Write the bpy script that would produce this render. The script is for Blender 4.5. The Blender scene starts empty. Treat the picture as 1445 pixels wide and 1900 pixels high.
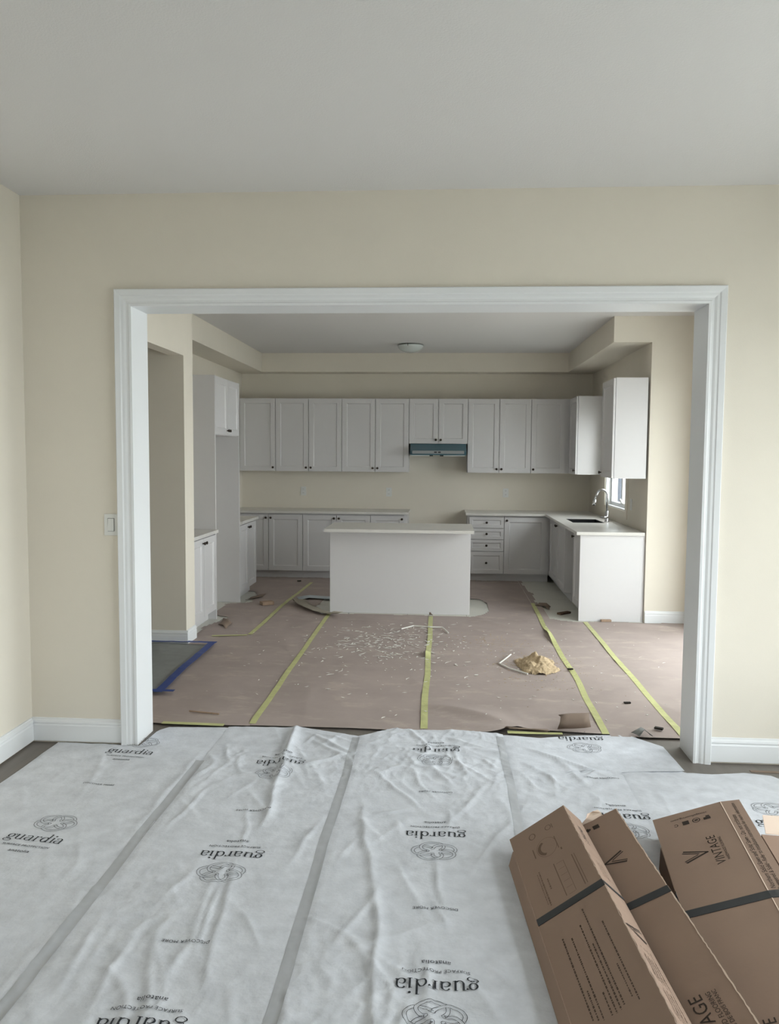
import bpy, bmesh, math, random
import numpy as np
from mathutils import Matrix, Vector

# ------------------------------------------------------------------ camera
scene = bpy.context.scene
COL = scene.collection
F_PX, YAW, PITCH, ROLL = 1480.0, -0.06531, 0.07138, -0.007445
CAM = Vector((0.0, 0.0, 1.63))


def cam_axes():
    cy, sy, cp, sp = math.cos(YAW), math.sin(YAW), math.cos(PITCH), math.sin(PITCH)
    f = Vector((sy * cp, cy * cp, -sp))
    r = Vector((cy, -sy, 0))
    d = f.cross(r)
    cr, sr = math.cos(ROLL), math.sin(ROLL)
    return cr * r + sr * d, -sr * r + cr * d, f


r_, d_, f_ = cam_axes()
cam_data = bpy.data.cameras.new('camera')
cam_data.sensor_fit = 'HORIZONTAL'
cam_data.sensor_width = 36.0
cam_data.lens = F_PX / 1445.0 * 36.0
cam_data.clip_start = 0.05
cam = bpy.data.objects.new('camera', cam_data)
M = Matrix.Identity(4)
for i in range(3):
    M[i][0], M[i][1], M[i][2], M[i][3] = r_[i], -d_[i], -f_[i], CAM[i]
cam.matrix_world = M
COL.objects.link(cam)
scene.camera = cam

# ------------------------------------------------------------------ world, daylight, exposure
world = bpy.data.worlds.new('overcast_sky')
scene.world = world
world.use_nodes = True
bg = world.node_tree.nodes['Background']
bg.inputs[0].default_value = (0.965, 0.975, 1.0, 1)
bg.inputs[1].default_value = 1.0
vs = scene.view_settings
vs.view_transform = 'Standard'
vs.look = 'None'
vs.gamma = 1.0
vs.use_curve_mapping = False
vs.exposure = 3.2

# room measures (metres); the camera stands at x = y = 0
YF, YFB = 4.266, 4.49              # the wall with the wide opening: near and far face
XL, XR, YR, ZC = -2.29, 2.55, -2.2, 3.01   # front room
OX0, OX1, OZ = -1.679, 1.355, 2.417        # opening inside the jambs
KZ = 2.968                         # kitchen ceiling
KXL, KXR, KYB = -2.75, 1.985, 10.86        # kitchen side walls and back wall
PX, PY0, PY1 = -2.15, 6.56, 6.80           # pier beside the hall opening
BX, RY = 2.44, 7.85                # breakfast side wall, return wall

# windows: (wall plane x or y, from, to, sill, head)
WIN_R = (0.6, 3.7, 0.45, 2.30)           # front room, right wall (y0,y1,z0,z1)
WIN_B = (-1.9, -1.0, 0.9, 2.1)              # front room, rear wall (x0,x1,z0,z1)
WIN_P = (4.85, 7.40, 0.05, 2.40)           # breakfast patio door
WIN_K = (8.74, 9.82, 1.045, 2.15)          # over the sink


def portal(name, loc, rot, sx, sy):
    l = bpy.data.lights.new(name, 'AREA')
    l.shape = 'RECTANGLE'
    l.size, l.size_y = sx, sy
    l.cycles.is_portal = True
    o = bpy.data.objects.new(name, l)
    o.location = loc
    o.rotation_euler = rot
    COL.objects.link(o)


H = math.pi / 2
for nm, x, w in (('portal_front_room', XR + 0.24, WIN_R), ('portal_patio', BX + 0.24, WIN_P), ('portal_sink', KXR + 0.16, WIN_K)):
    portal(nm, (x, (w[0] + w[1]) / 2, (w[2] + w[3]) / 2), (0, H, 0), w[3] - w[2], w[1] - w[0])
portal('portal_rear', ((WIN_B[0] + WIN_B[1]) / 2, YR - 0.24, (WIN_B[2] + WIN_B[3]) / 2), (H, 0, 0), WIN_B[1] - WIN_B[0], WIN_B[3] - WIN_B[2])


# ------------------------------------------------------------------ materials
MATS = {}


def srgb(r, g, b):
    return tuple(((c / 255) / 12.92 if c / 255 <= 0.04045 else ((c / 255 + 0.055) / 1.055) ** 2.4) for c in (r, g, b)) + (1,)


def material(name, rgb, rough=0.6, metal=0.0, spec=0.4, var=0.0, vscale=5.0, bump=0.0, bscale=200.0, rgb2=None, detail=4.0, stretch=None, coat=0.0):
    m = bpy.data.materials.new(name)
    m.use_nodes = True
    nt = m.node_tree
    b = nt.nodes['Principled BSDF']
    b.inputs['Roughness'].default_value = rough
    b.inputs['Metallic'].default_value = metal
    b.inputs['Specular IOR Level'].default_value = spec
    if coat:
        b.inputs['Coat Weight'].default_value = coat
        b.inputs['Coat Roughness'].default_value = 0.15
    c = srgb(*rgb)
    b.inputs['Base Color'].default_value = c
    tc = nt.nodes.new('ShaderNodeTexCoord')
    src = tc.outputs['Object']
    if stretch:
        mp = nt.nodes.new('ShaderNodeMapping')
        mp.inputs['Scale'].default_value = stretch
        nt.links.new(src, mp.inputs[0])
        src = mp.outputs[0]
    if var or rgb2:
        n = nt.nodes.new('ShaderNodeTexNoise')
        n.inputs['Scale'].default_value = vscale
        n.inputs['Detail'].default_value = detail
        n.inputs['Roughness'].default_value = 0.62
        nt.links.new(src, n.inputs['Vector'])
        rp = nt.nodes.new('ShaderNodeValToRGB')
        rp.color_ramp.elements[0].position, rp.color_ramp.elements[1].position = 0.32, 0.68
        c2 = srgb(*rgb2) if rgb2 else tuple(x * (1 - var) for x in c[:3]) + (1,)
        rp.color_ramp.elements[0].color, rp.color_ramp.elements[1].color = c2, c
        nt.links.new(n.outputs['Fac'], rp.inputs[0])
        nt.links.new(rp.outputs[0], b.inputs['Base Color'])
    if bump:
        n2 = nt.nodes.new('ShaderNodeTexNoise')
        n2.inputs['Scale'].default_value = bscale
        n2.inputs['Detail'].default_value = 3
        nt.links.new(src, n2.inputs['Vector'])
        bp = nt.nodes.new('ShaderNodeBump')
        bp.inputs['Strength'].default_value = bump
        bp.inputs['Distance'].default_value = 0.004
        nt.links.new(n2.outputs['Fac'], bp.inputs['Height'])
        nt.links.new(bp.outputs[0], b.inputs['Normal'])
    MATS[name] = m
    return m


material('cream_paint', (231, 224, 211), 0.7, spec=0.25, var=0.025, vscale=3, bump=0.12, bscale=260)
material('ceiling_paint', (226, 224, 223), 0.85, spec=0.15, bump=0.35, bscale=150)
material('trim_white', (234, 236, 238), 0.35, spec=0.45)
material('cabinet_white', (215, 213, 214), 0.33, spec=0.45, var=0.01, vscale=20)
material('cabinet_inside', (205, 205, 203), 0.5)
material('quartz', (222, 219, 214), 0.28, spec=0.5, var=0.10, vscale=5, detail=8, stretch=(1, 2.6, 1))
material('knob_bronze', (70, 62, 56), 0.35, metal=0.9)
material('chrome', (225, 226, 228), 0.08, metal=1.0)
material('sink_steel', (58, 59, 61), 0.35, metal=0.7)
material('hardwood', (124, 117, 111), 0.5, var=0.16, vscale=2.5, detail=8, stretch=(9, 1, 1))
material('tile', (214, 212, 202), 0.3, var=0.05, vscale=6)
material('grout', (170, 166, 156), 0.9)
material('fleece', (223, 226, 233), 0.8, spec=0.15, var=0.17, vscale=11, detail=10, bump=0.35, bscale=70)
material('fleece_grey', (150, 152, 150), 0.8, var=0.2, vscale=6, detail=8)
material('clear_tape', (182, 184, 188), 0.45, spec=0.3, var=0.08, vscale=14)
material('print_ink', (58, 60, 64), 0.7, spec=0.1)
material('kraft_edge', (232, 212, 196), 0.8, spec=0.1)
material('kraft', (156, 133, 118), 0.75, spec=0.12, var=0.05, vscale=4, bump=0.08, bscale=60)
material('kraft_dark', (96, 78, 64), 0.8, spec=0.1)
material('carton_ink', (68, 60, 55), 0.7, spec=0.1)
material('carton_ink_soft', (118, 98, 84), 0.75, spec=0.1)
material('carton_ink_mid', (92, 78, 69), 0.7, spec=0.1)
material('strap', (52, 54, 57), 0.4)
material('yellow_tape', (202, 203, 143), 0.5, var=0.16, vscale=16)
material('blue_tape', (38, 66, 138), 0.55, var=0.12, vscale=20)
material('sawdust', (206, 182, 148), 0.95, var=0.35, vscale=70, bump=0.6, bscale=150)
material('paint_flake', (232, 230, 224), 0.7)
material('scrap_paper', (140, 122, 108), 0.8, var=0.1, vscale=10)
material('rosin_underside', (168, 160, 146), 0.85, var=0.1, vscale=8)
material('pale_film', (186, 196, 202), 0.4)
material('offcut_wood', (172, 146, 124), 0.7, var=0.2, vscale=30)
material('plastic_white', (228, 228, 225), 0.35)
material('hood_film', (84, 116, 128), 0.28)
material('hood_grey', (150, 154, 156), 0.35, metal=0.3)
material('dark_plastic', (28, 29, 31), 0.4)
material('lamp_glass', (206, 212, 210), 0.25)
material('lamp_metal', (120, 116, 108), 0.3, metal=0.9)
material('hall_paint', (214, 204, 188), 0.75, spec=0.2)
material('siding', (66, 70, 80), 0.8, var=0.3, vscale=9, stretch=(1, 1, 6))
material('outside_ground', (205, 205, 200), 0.9, var=0.2)
material('crevice', (46, 42, 38), 0.9)


def rosin_material():
    """Brown floor paper with pale dust smears and a few scuffs."""
    m = material('rosin_paper', (176, 162, 156), 0.72, spec=0.18, var=0.14, vscale=2.4, detail=9)
    nt = m.node_tree
    b = nt.nodes['Principled BSDF']
    base = b.inputs['Base Color'].links[0].from_socket
    tc = nt.nodes.new('ShaderNodeTexCoord')
    mp = nt.nodes.new('ShaderNodeMapping')
    mp.inputs['Scale'].default_value = (1.1, 2.2, 1)
    mp.inputs['Rotation'].default_value = (0, 0, 0.5)
    nt.links.new(tc.outputs['Object'], mp.inputs[0])
    n = nt.nodes.new('ShaderNodeTexNoise')
    n.inputs['Scale'].default_value = 2.6
    n.inputs['Detail'].default_value = 10
    n.inputs['Roughness'].default_value = 0.7
    nt.links.new(mp.outputs[0], n.inputs['Vector'])
    rp = nt.nodes.new('ShaderNodeValToRGB')
    rp.color_ramp.elements[0].position, rp.color_ramp.elements[1].position = 0.54, 0.84
    rp.color_ramp.elements[0].color = (0, 0, 0, 1)
    rp.color_ramp.elements[1].color = (0.75, 0.75, 0.75, 1)
    nt.links.new(n.outputs['Fac'], rp.inputs[0])
    mix = nt.nodes.new('ShaderNodeMixRGB')
    mix.inputs[2].default_value = srgb(212, 198, 184)
    nt.links.new(rp.outputs[0], mix.inputs[0])
    nt.links.new(base, mix.inputs[1])
    nt.links.new(mix.outputs[0], b.inputs['Base Color'])


rosin_material()


def glass_material():
    m = bpy.data.materials.new('window_glass')
    m.use_nodes = True
    nt = m.node_tree
    nt.nodes.remove(nt.nodes['Principled BSDF'])
    out = nt.nodes['Material Output']
    t = nt.nodes.new('ShaderNodeBsdfTransparent')
    t.inputs[0].default_value = (0.93, 0.96, 0.95, 1)
    g = nt.nodes.new('ShaderNodeBsdfGlossy')
    g.inputs['Roughness'].default_value = 0.02
    mx = nt.nodes.new('ShaderNodeMixShader')
    mx.inputs[0].default_value = 0.05
    nt.links.new(t.outputs[0], mx.inputs[1])
    nt.links.new(g.outputs[0], mx.inputs[2])
    nt.links.new(mx.outputs[0], out.inputs['Surface'])
    MATS['window_glass'] = m


glass_material()


# ------------------------------------------------------------------ helpers
class MB:
    """Collects shapes; build() links them as ONE mesh object."""

    def __init__(self):
        self.v, self.f = [], []

    def quad_mesh(self, verts, faces):
        n = len(self.v)
        self.v += [tuple(p) for p in verts]
        self.f += [tuple(i + n for i in q) for q in faces]
        return self

    def box(self, x0, x1, y0, y1, z0, z1):
        x0, x1 = min(x0, x1), max(x0, x1)
        y0, y1 = min(y0, y1), max(y0, y1)
        z0, z1 = min(z0, z1), max(z0, z1)
        v = [(x, y, z) for z in (z0, z1) for x, y in ((x0, y0), (x1, y0), (x1, y1), (x0, y1))]
        return self.quad_mesh(v, [(3, 2, 1, 0), (4, 5, 6, 7), (0, 1, 5, 4), (1, 2, 6, 5), (2, 3, 7, 6), (3, 0, 4, 7)])

    def prism(self, poly, d):
        """poly: list of 3D points (planar), extruded by vector d."""
        n = len(poly)
        d = Vector(d)
        v = [tuple(Vector(p)) for p in poly] + [tuple(Vector(p) + d) for p in poly]
        f = [tuple(reversed(range(n))), tuple(range(n, 2 * n))]
        f += [(i, (i + 1) % n, n + (i + 1) % n, n + i) for i in range(n)]
        return self.quad_mesh(v, f)

    def lathe(self, prof, c=(0, 0, 0), axis='z', seg=20):
        v, f = [], []
        for r, h in prof:
            for k in range(seg):
                a = 2 * math.pi * k / seg
                p = (r * math.cos(a), r * math.sin(a), h)
                if axis == '-y':
                    p = (p[0], -p[2], p[1])
                elif axis == 'x':
                    p = (p[2], p[0], p[1])
                v.append((p[0] + c[0], p[1] + c[1], p[2] + c[2]))
        for i in range(len(prof) - 1):
            for k in range(seg):
                a, b = i * seg + k, i * seg + (k + 1) % seg
                f.append((a, b, b + seg, a + seg))
        f.append(tuple(reversed(range(seg))))
        m = (len(prof) - 1) * seg
        f.append(tuple(range(m, m + seg)))
        return self.quad_mesh(v, f)

    def tube(self, pts, r, seg=10):
        pts = [Vector(p) for p in pts]
        rs = r if isinstance(r, (list, tuple)) else [r] * len(pts)
        v, f = [], []
        up = Vector((0, 0, 1))
        for i, p in enumerate(pts):
            t = (pts[min(i + 1, len(pts) - 1)] - pts[max(i - 1, 0)]).normalized()
            a = t.cross(up)
            if a.length < 1e-3:
                a = t.cross(Vector((0, 1, 0)))
            a.normalize()
            b = t.cross(a).normalized()
            for k in range(seg):
                th = 2 * math.pi * k / seg
                v.append(tuple(p + (a * math.cos(th) + b * math.sin(th)) * rs[i]))
        for i in range(len(pts) - 1):
            for k in range(seg):
                q, w = i * seg + k, i * seg + (k + 1) % seg
                f.append((q, w, w + seg, q + seg))
        f.append(tuple(range(seg)))
        m = (len(pts) - 1) * seg
        f.append(tuple(reversed(range(m, m + seg))))
        return self.quad_mesh(v, f)

    def data(self, name, mat, smooth=False, bevel=0.0):
        me = bpy.data.meshes.new(name)
        me.from_pydata(self.v, [], self.f)
        bm = bmesh.new()
        bm.from_mesh(me)
        bmesh.ops.recalc_face_normals(bm, faces=bm.faces)
        if bevel:
            bmesh.ops.bevel(bm, geom=list(bm.edges), offset=bevel, segments=1, affect='EDGES', profile=0.5)
        bm.to_mesh(me)
        bm.free()
        me.materials.append(MATS[mat])
        if smooth:
            for p in me.polygons:
                p.use_smooth = True
        return me

    def build(self, name, mat, parent=None, smooth=False, bevel=0.0):
        return link(name, self.data(name, mat, smooth, bevel), parent)


def link(name, data, parent=None, world=True):
    """Link an object. Meshes are written in world coordinates, so a parent's own place is cancelled."""
    o = bpy.data.objects.new(name, data)
    COL.objects.link(o)
    if parent is not None:
        o.parent = parent
        if world:
            o.matrix_parent_inverse = world_of(parent).inverted()
    return o


def world_of(o):
    m = o.matrix_basis.copy()
    while o.parent is not None:
        m = o.parent.matrix_basis @ o.matrix_parent_inverse @ m if o.parent.parent is None else world_of(o.parent) @ o.matrix_parent_inverse @ m
        return m
    return m


def tag(o, label, cat, group=None):
    o['label'] = label
    o['category'] = cat
    if group:
        o['group'] = group
    return o


def struct(o):
    o['kind'] = 'structure'
    return o


def empty(name, loc, rz=0.0):
    o = bpy.data.objects.new(name, None)
    o.empty_display_size = 0.1
    o.location = loc
    o.rotation_euler = (0, 0, rz)
    COL.objects.link(o)
    return o


# ------------------------------------------------------------------ structure: front room
T = 0.22
struct(MB().box(XL - 2.5, BX + 0.4, YR - T, KYB + 0.3, -0.2, 0).build('floor', 'hardwood'))
struct(MB().box(XL - T, XR + T, YR - T, YF + 0.11, ZC, ZC + 0.2).build('ceiling', 'ceiling_paint'))
struct(MB().box(XL - T, XL, YR - T, YF, 0, ZC).build('wall_left', 'cream_paint'))
w = MB()
w.box(XR, XR + T, YR - T, WIN_R[0], 0, ZC).box(XR, XR + T, WIN_R[1], YF, 0, ZC)
w.box(XR, XR + T, WIN_R[0], WIN_R[1], 0, WIN_R[2]).box(XR, XR + T, WIN_R[0], WIN_R[1], WIN_R[3], ZC)
struct(w.build('wall_right', 'cream_paint'))
w = MB()
w.box(XL, WIN_B[0], YR - T, YR, 0, ZC).box(WIN_B[1], XR, YR - T, YR, 0, ZC)
w.box(WIN_B[0], WIN_B[1], YR - T, YR, 0, WIN_B[2]).box(WIN_B[0], WIN_B[1], YR - T, YR, WIN_B[3], ZC)
struct(w.build('wall_rear', 'cream_paint'))
J = 0.018
w = MB()
w.box(XL - 2.3, OX0 - J, YF, YFB, 0, ZC + 0.2).box(OX1 + J, BX + T, YF, YFB, 0, ZC + 0.2)
w.box(OX0 - J, OX1 + J, YF, YFB, OZ + J, ZC + 0.2)
struct(w.build('wall_middle', 'cream_paint'))

# casing round the opening: a moulded profile (distance from the inner edge, projection), mitred
PROF = [(0, 0), (0, 0.014), (0.012, 0.016), (0.018, 0.0125), (0.028, 0.0125), (0.040, 0.019), (0.052, 0.021), (0.058, 0.026), (0.085, 0.030), (0.089, 0.026), (0.089, 0)]
case = empty('trim_1', (0, YF, 0))
struct(case)


def casing_seg(name, a, b, na, nb, parent, prof=PROF, y=YF):
    """a, b: inner-edge corner points (x,z); na, nb: outward mitre vectors at each end."""
    mb = MB()
    n = len(prof)
    v = [(p[0] + q[0] * s, y - h, p[1] + q[1] * s) for p, q in ((a, na), (b, nb)) for s, h in prof]
    f = [(i, i + 1, n + i + 1, n + i) for i in range(n - 1)] + [(n - 1, 0, n, 2 * n - 1), tuple(range(n)), tuple(reversed(range(n, 2 * n)))]
    mb.quad_mesh(v, f)
    return mb.build(name, 'trim_white', parent)


casing_seg('casing_leg', (OX0, 0), (OX0, OZ), (-1, 0), (-1, 1), case)
casing_seg('casing_head', (OX0, OZ), (OX1, OZ), (-1, 1), (1, 1), case)
casing_seg('casing_leg', (OX1, OZ), (OX1, 0), (1, 1), (1, 0), case)
for nm, a in (('jamb_board', (OX0 - J, OX0 - 0.0002, 0, OZ)), ('jamb_board', (OX1 + 0.0002, OX1 + J, 0, OZ)), ('jamb_head', (OX0 - J, OX1 + J, OZ + 0.0002, OZ + J))):
    MB().box(a[0], a[1], YF - 0.001, YFB + 0.001, a[2], a[3]).build(nm, 'trim_white', case)

BPROF = [(0.015, 0), (0.015, 0.088), (0.012, 0.094), (0.012, 0.1), (0.016, 0.104), (0.014, 0.114), (0.007, 0.121), (0.006, 0.128), (0, 0.130), (0, 0)]


def baseboard(name, a, b, nrm, z0=0.0, prof=BPROF):
    """from a to b along the wall foot (x,y); nrm points into the room."""
    n = len(prof)
    v = [(p[0] + nrm[0] * t, p[1] + nrm[1] * t, z0 + h) for p in (a, b) for t, h in prof]
    f = [(i, (i + 1) % n, n + (i + 1) % n, n + i) for i in range(n)] + [tuple(range(n)), tuple(reversed(range(n, 2 * n)))]
    o = MB().quad_mesh(v, f).build(name, 'trim_white')
    return struct(o)


baseboard('baseboard_left', (XL, YR), (XL, YF - 0.016), (1, 0), 0.012)
baseboard('baseboard_middle_left', (XL, YF), (OX0 - 0.09, YF), (0, -1), 0.012)
baseboard('baseboard_middle_right', (OX1 + 0.09, YF), (XR, YF), (0, -1), 0.012)
baseboard('baseboard_right', (XR, YF - 0.016), (XR, YR), (-1, 0), 0.012)


def window_x(name, x, w, bars_y=(), bars_z=(), fr=0.06, depth=0.10, out=0.10):
    """A glazed window in a wall whose room face is the plane x; the frame sits `out` beyond it."""
    e = empty(name, (x, w[0], w[2]))
    struct(e)
    xa, xb = x + out, x + out + depth
    y0, y1, z0, z1 = w
    mb = MB()
    mb.box(xa, xb, y0, y0 + fr, z0, z1).box(xa, xb, y1 - fr, y1, z0, z1).box(xa, xb, y0 + fr, y1 - fr, z0, z0 + fr).box(xa, xb, y0 + fr, y1 - fr, z1 - fr, z1)
    mb.build('window_frame', 'trim_white', e)
    for b in bars_y:
        MB().box(xa + 0.01, xb - 0.01, b - fr / 2, b + fr / 2, z0 + fr, z1 - fr).build('mullion', 'trim_white', e)
    for b in bars_z:
        MB().box(xa + 0.02, xb - 0.02, y0 + fr, y1 - fr, b - fr / 3, b + fr / 3).build('transom_bar', 'trim_white', e)
    edges = [y0 + fr] + sorted(bars_y) + [y1 - fr]
    for i in range(len(edges) - 1):
        a = edges[i] + (fr / 2 if i else 0)
        c = edges[i + 1] - (fr / 2 if i < len(edges) - 2 else 0)
        MB().box((xa + xb) / 2 - 0.002, (xa + xb) / 2 + 0.002, a, c, z0 + fr, z1 - fr).build('pane', 'window_glass', e)
    return e


window_x('window_1', XR, WIN_R, (1.63, 2.67))
e = struct(empty('window_2', (0, YR, WIN_B[2])))
x0, x1, z0, z1 = WIN_B
MB().box(x0, x0 + 0.06, YR - 0.2, YR - 0.1, z0, z1).box(x1 - 0.06, x1, YR - 0.2, YR - 0.1, z0, z1).box(x0 + 0.06, x1 - 0.06, YR - 0.2, YR - 0.1, z0, z0 + 0.06).box(x0 + 0.06, x1 - 0.06, YR - 0.2, YR - 0.1, z1 - 0.06, z1).build('window_frame', 'trim_white', e)
MB().box(x0 + 0.06, x1 - 0.06, YR - 0.152, YR - 0.148, z0 + 0.06, z1 - 0.06).build('pane', 'window_glass', e)

# ------------------------------------------------------------------ structure: kitchen
HZ = 2.44                                    # hall opening head
struct(MB().box(-4.7, BX + T, YFB, KYB + T, KZ, KZ + 0.24).build('ceiling_kitchen', 'ceiling_paint'))
struct(MB().box(KXL - T, KXR + 0.14, KYB, KYB + T, 0, KZ).build('wall_back', 'cream_paint'))
HO = 4.75                                    # near edge of the hall opening
w = MB()
w.box(PX - 0.12, PX, YFB, HO, 0, KZ).box(PX - 0.12, PX, HO, PY0, HZ, KZ).box(KXL - T, PX, PY0, PY1, 0, KZ)
struct(w.build('wall_pier', 'cream_paint'))
struct(MB().box(KXL - T, KXL, PY1, KYB, 0, KZ).build('wall_kitchen_left', 'cream_paint'))
w = MB()
TK = 0.14
w.box(KXR, KXR + TK, RY + 0.2, WIN_K[0], 0, KZ).box(KXR, KXR + TK, WIN_K[1], KYB, 0, KZ)
w.box(KXR, KXR + TK, WIN_K[0], WIN_K[1], 0, WIN_K[2]).box(KXR, KXR + TK, WIN_K[0], WIN_K[1], WIN_K[3], KZ)
w.box(KXR, BX + T, RY, RY + 0.2, 0, KZ)
struct(w.build('wall_kitchen_right', 'cream_paint'))
w = MB()
w.box(BX, BX + T, YFB, WIN_P[0], 0, KZ).box(BX, BX + T, WIN_P[1], RY, 0, KZ)
w.box(BX, BX + T, WIN_P[0], WIN_P[1], 0, WIN_P[2]).box(BX, BX + T, WIN_P[0], WIN_P[1], WIN_P[3], KZ)
struct(w.build('wall_breakfast', 'cream_paint'))
# hall beyond the pier
struct(MB().box(-4.6, -4.4, YFB, PY0, 0, KZ).build('wall_hall_left', 'hall_paint'))
struct(MB().box(-4.4, KXL - T, PY0, PY0 + 0.2, 0, KZ).build('wall_hall_back', 'cream_paint'))
# bulkheads
BZ = 2.722
w = MB()
w.box(KXL, -2.41, PY1, KYB, BZ, KZ).box(-2.41, 1.625, 10.595, KYB, BZ, KZ).box(1.625, KXR, RY, KYB, BZ, KZ)
struct(w.build('ceiling_bulkhead', 'cream_paint'))
baseboard('baseboard_hall', (-4.4, PY0), (PX + 0.016, PY0), (0, -1))
baseboard('baseboard_pier', (PX, PY0), (PX, PY1), (1, 0))
baseboard('baseboard_return', (KXR + 0.004, RY), (BX, RY), (0, -1))
baseboard('baseboard_fridge', (KXL, 7.66), (KXL, 8.49), (1, 0))
window_x('door_1', BX, WIN_P, ((WIN_P[0] + WIN_P[1]) / 2,), fr=0.08)
kw = window_x('window_3', KXR, WIN_K, (9.28,), fr=0.05, out=0.062, depth=0.06)
y0, y1, z0, z1 = WIN_K
c = 0.085
cx0, cx1 = KXR - 0.014, KXR - 0.0005
MB().box(cx0, cx1, y0 - c, y0, z0 - c, z1 + c).build('casing', 'cream_paint', kw)
MB().box(cx0, cx1, y1, y1 + c, z0 - c, z1 + c).build('casing', 'cream_paint', kw)
MB().box(cx0, cx1, y0, y1, z0 - c, z0).build('apron', 'cream_paint', kw)
MB().box(cx0, cx1, y0, y1, z1, z1 + c).build('casing', 'cream_paint', kw)
MB().box(KXR - 0.002, KXR + 0.0615, y0, y1, z0 - 0.001, z0 + 0.012).build('sill', 'trim_white', kw)
MB().box(KXR + 0.0, KXR + 0.0615, y1 - 0.012, y1 - 0.0005, z0 + 0.012, z1).build('window_return', 'trim_white', kw)
MB().box(KXR + 0.0, KXR + 0.0615, y0 + 0.0005, y0 + 0.012, z0 + 0.012, z1).build('window_return', 'trim_white', kw)
MB().tube([(KXR + 0.06, 9.0, z0 + 0.05), (KXR + 0.045, 9.0, z0 + 0.045), (KXR + 0.03, 9.06, z0 + 0.06), (KXR + 0.025, 9.14, z0 + 0.10)], [0.022, 0.016, 0.011, 0.013]).build('crank_handle', 'plastic_white', kw, True)
# outside: a neighbouring wall across a side yard, and the ground
tag(MB().box(2.6, 12.0, 17.0, 17.3, -0.6, 5.5).build('neighbour_house_wall', 'siding'), 'grey neighbouring house wall seen through the window above the sink', 'building')
struct(MB().box(-25, 25, -25, 30, -0.8, -0.6).build('ground', 'outside_ground'))

# ------------------------------------------------------------------ kitchen tiles where the floor paper leaves them bare
fl = struct(MB().box(KXL, KXR, 6.62, KYB - 0.001, 0.0005, 0.002).build('floor_kitchen', 'grout'))
tile_me = MB().box(-0.297, 0.297, -0.297, 0.297, 0.002, 0.010).data('tile', 'tile')
for ix in range(9):
    for iy in range(8):
        tx, ty = -2.435 + 0.6 * ix, 6.95 + 0.6 * iy
        if tx - 0.3 < KXL or tx + 0.3 > KXR + 0.3 or ty + 0.3 > KYB:
            continue
        if (tx > 0.7 and ty > 7.2) or (-1.5 < tx < 0.8 and 7.4 < ty < 9.3) or (tx < -1.6) or ty > 9.9:
            o = link('tile', tile_me, fl)
            o.location = (tx, ty, 0)
FT = 0.0105                                  # top of tiles, underside of the kitchen paper

# ------------------------------------------------------------------ cabinets
KNOB = MB().lathe([(0.0065, 0), (0.006, 0.012), (0.0135, 0.017), (0.0155, 0.023), (0.012, 0.029), (0.003, 0.031)], axis='-y', seg=14).data('knob', 'knob_bronze', True)
DOORS = {}


def door_data(w, h, name='door', st=0.062):
    key = (round(w, 4), round(h, 4), st)
    if key in DOORS:
        return DOORS[key]
    t, g, rec, bev = 0.02, 0.0032, 0.010, 0.009
    x0, x1, z0, z1 = g, w - g, g, h - g
    loops = [(0.0, 0.0), (0.0, -t), (st, -t), (st + bev, -t + rec), None]
    v = []
    for ins, y in loops[:4]:
        v += [(x0 + ins, y, z0 + ins), (x1 - ins, y, z0 + ins), (x1 - ins, y, z1 - ins), (x0 + ins, y, z1 - ins)]
    f = []
    for L in range(3):
        for k in range(4):
            a, b = L * 4 + k, L * 4 + (k + 1) % 4
            f.append((a, b, b + 4, a + 4))
    f += [(12, 13, 14, 15), (3, 2, 1, 0)]
    me = MB().quad_mesh(v, f).data(name, 'cabinet_white')
    DOORS[key] = me
    return me


def put_door(cab, x, z, w, h, knob, name='door', st=0.062):
    d = link(name, door_data(w, h, name, st), cab, False)
    d.location = (x, 0, z)
    if knob:
        k = link('knob', KNOB, d, False)
        k.location = (knob[0], -0.02, knob[1])
    return d


FACE = {'S': 0.0, 'E': math.pi / 2, 'W': -math.pi / 2}


def local_box(name, parent, mat, *a, bevel=0.0):
    return link(name, MB().box(*a).data(name, mat, bevel=bevel), parent, False)


def base_cabinet(label, face, origin, w, depth, fronts, h=0.865, toe=0.11, z0=FT, hollow=False):
    e = empty('base_cabinet', (origin[0], origin[1], z0), FACE[face])
    tag(e, label, 'cabinet')
    h -= z0
    t = toe - z0
    if hollow:
        for nm, bx_ in (('side_panel', (0.0005, 0.018, 0.0005, depth, t, h)), ('side_panel', (w - 0.018, w - 0.0005, 0.0005, depth, t, h)), ('bottom_panel', (0.0182, w - 0.0182, 0.0005, depth, t, t + 0.018)), ('back_panel', (0.0182, w - 0.0182, depth - 0.012, depth, t + 0.0182, h)), ('front_rail', (0.0182, w - 0.0182, 0.0005, 0.018, h - 0.09, h))):
            local_box(nm, e, 'cabinet_white', *bx_)
    else:
        local_box('body', e, 'cabinet_white', 0.0005, w - 0.0005, 0.003, depth, t, h)
    local_box('toe_kick', e, 'cabinet_white', 0.0005, w - 0.0005, 0.06, 0.078, 0, t - 0.0005)
    for fr in fronts:
        x, ww, zz, hh, knob, nm, st = fr
        put_door(e, x, zz + t, ww, hh, knob, nm, st)
    return e


DH = 0.865 - 0.11 - 0.016
ku, kd = DH - 0.045, 0.05


def two_doors(w, h=DH, kz=None, inset=0.032):
    kz = ku if kz is None else kz
    return [(0, w / 2, 0, h, (w / 2 - inset, kz), 'door', 0.062), (w / 2, w / 2, 0, h, (inset, kz), 'door', 0.062)]


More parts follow.
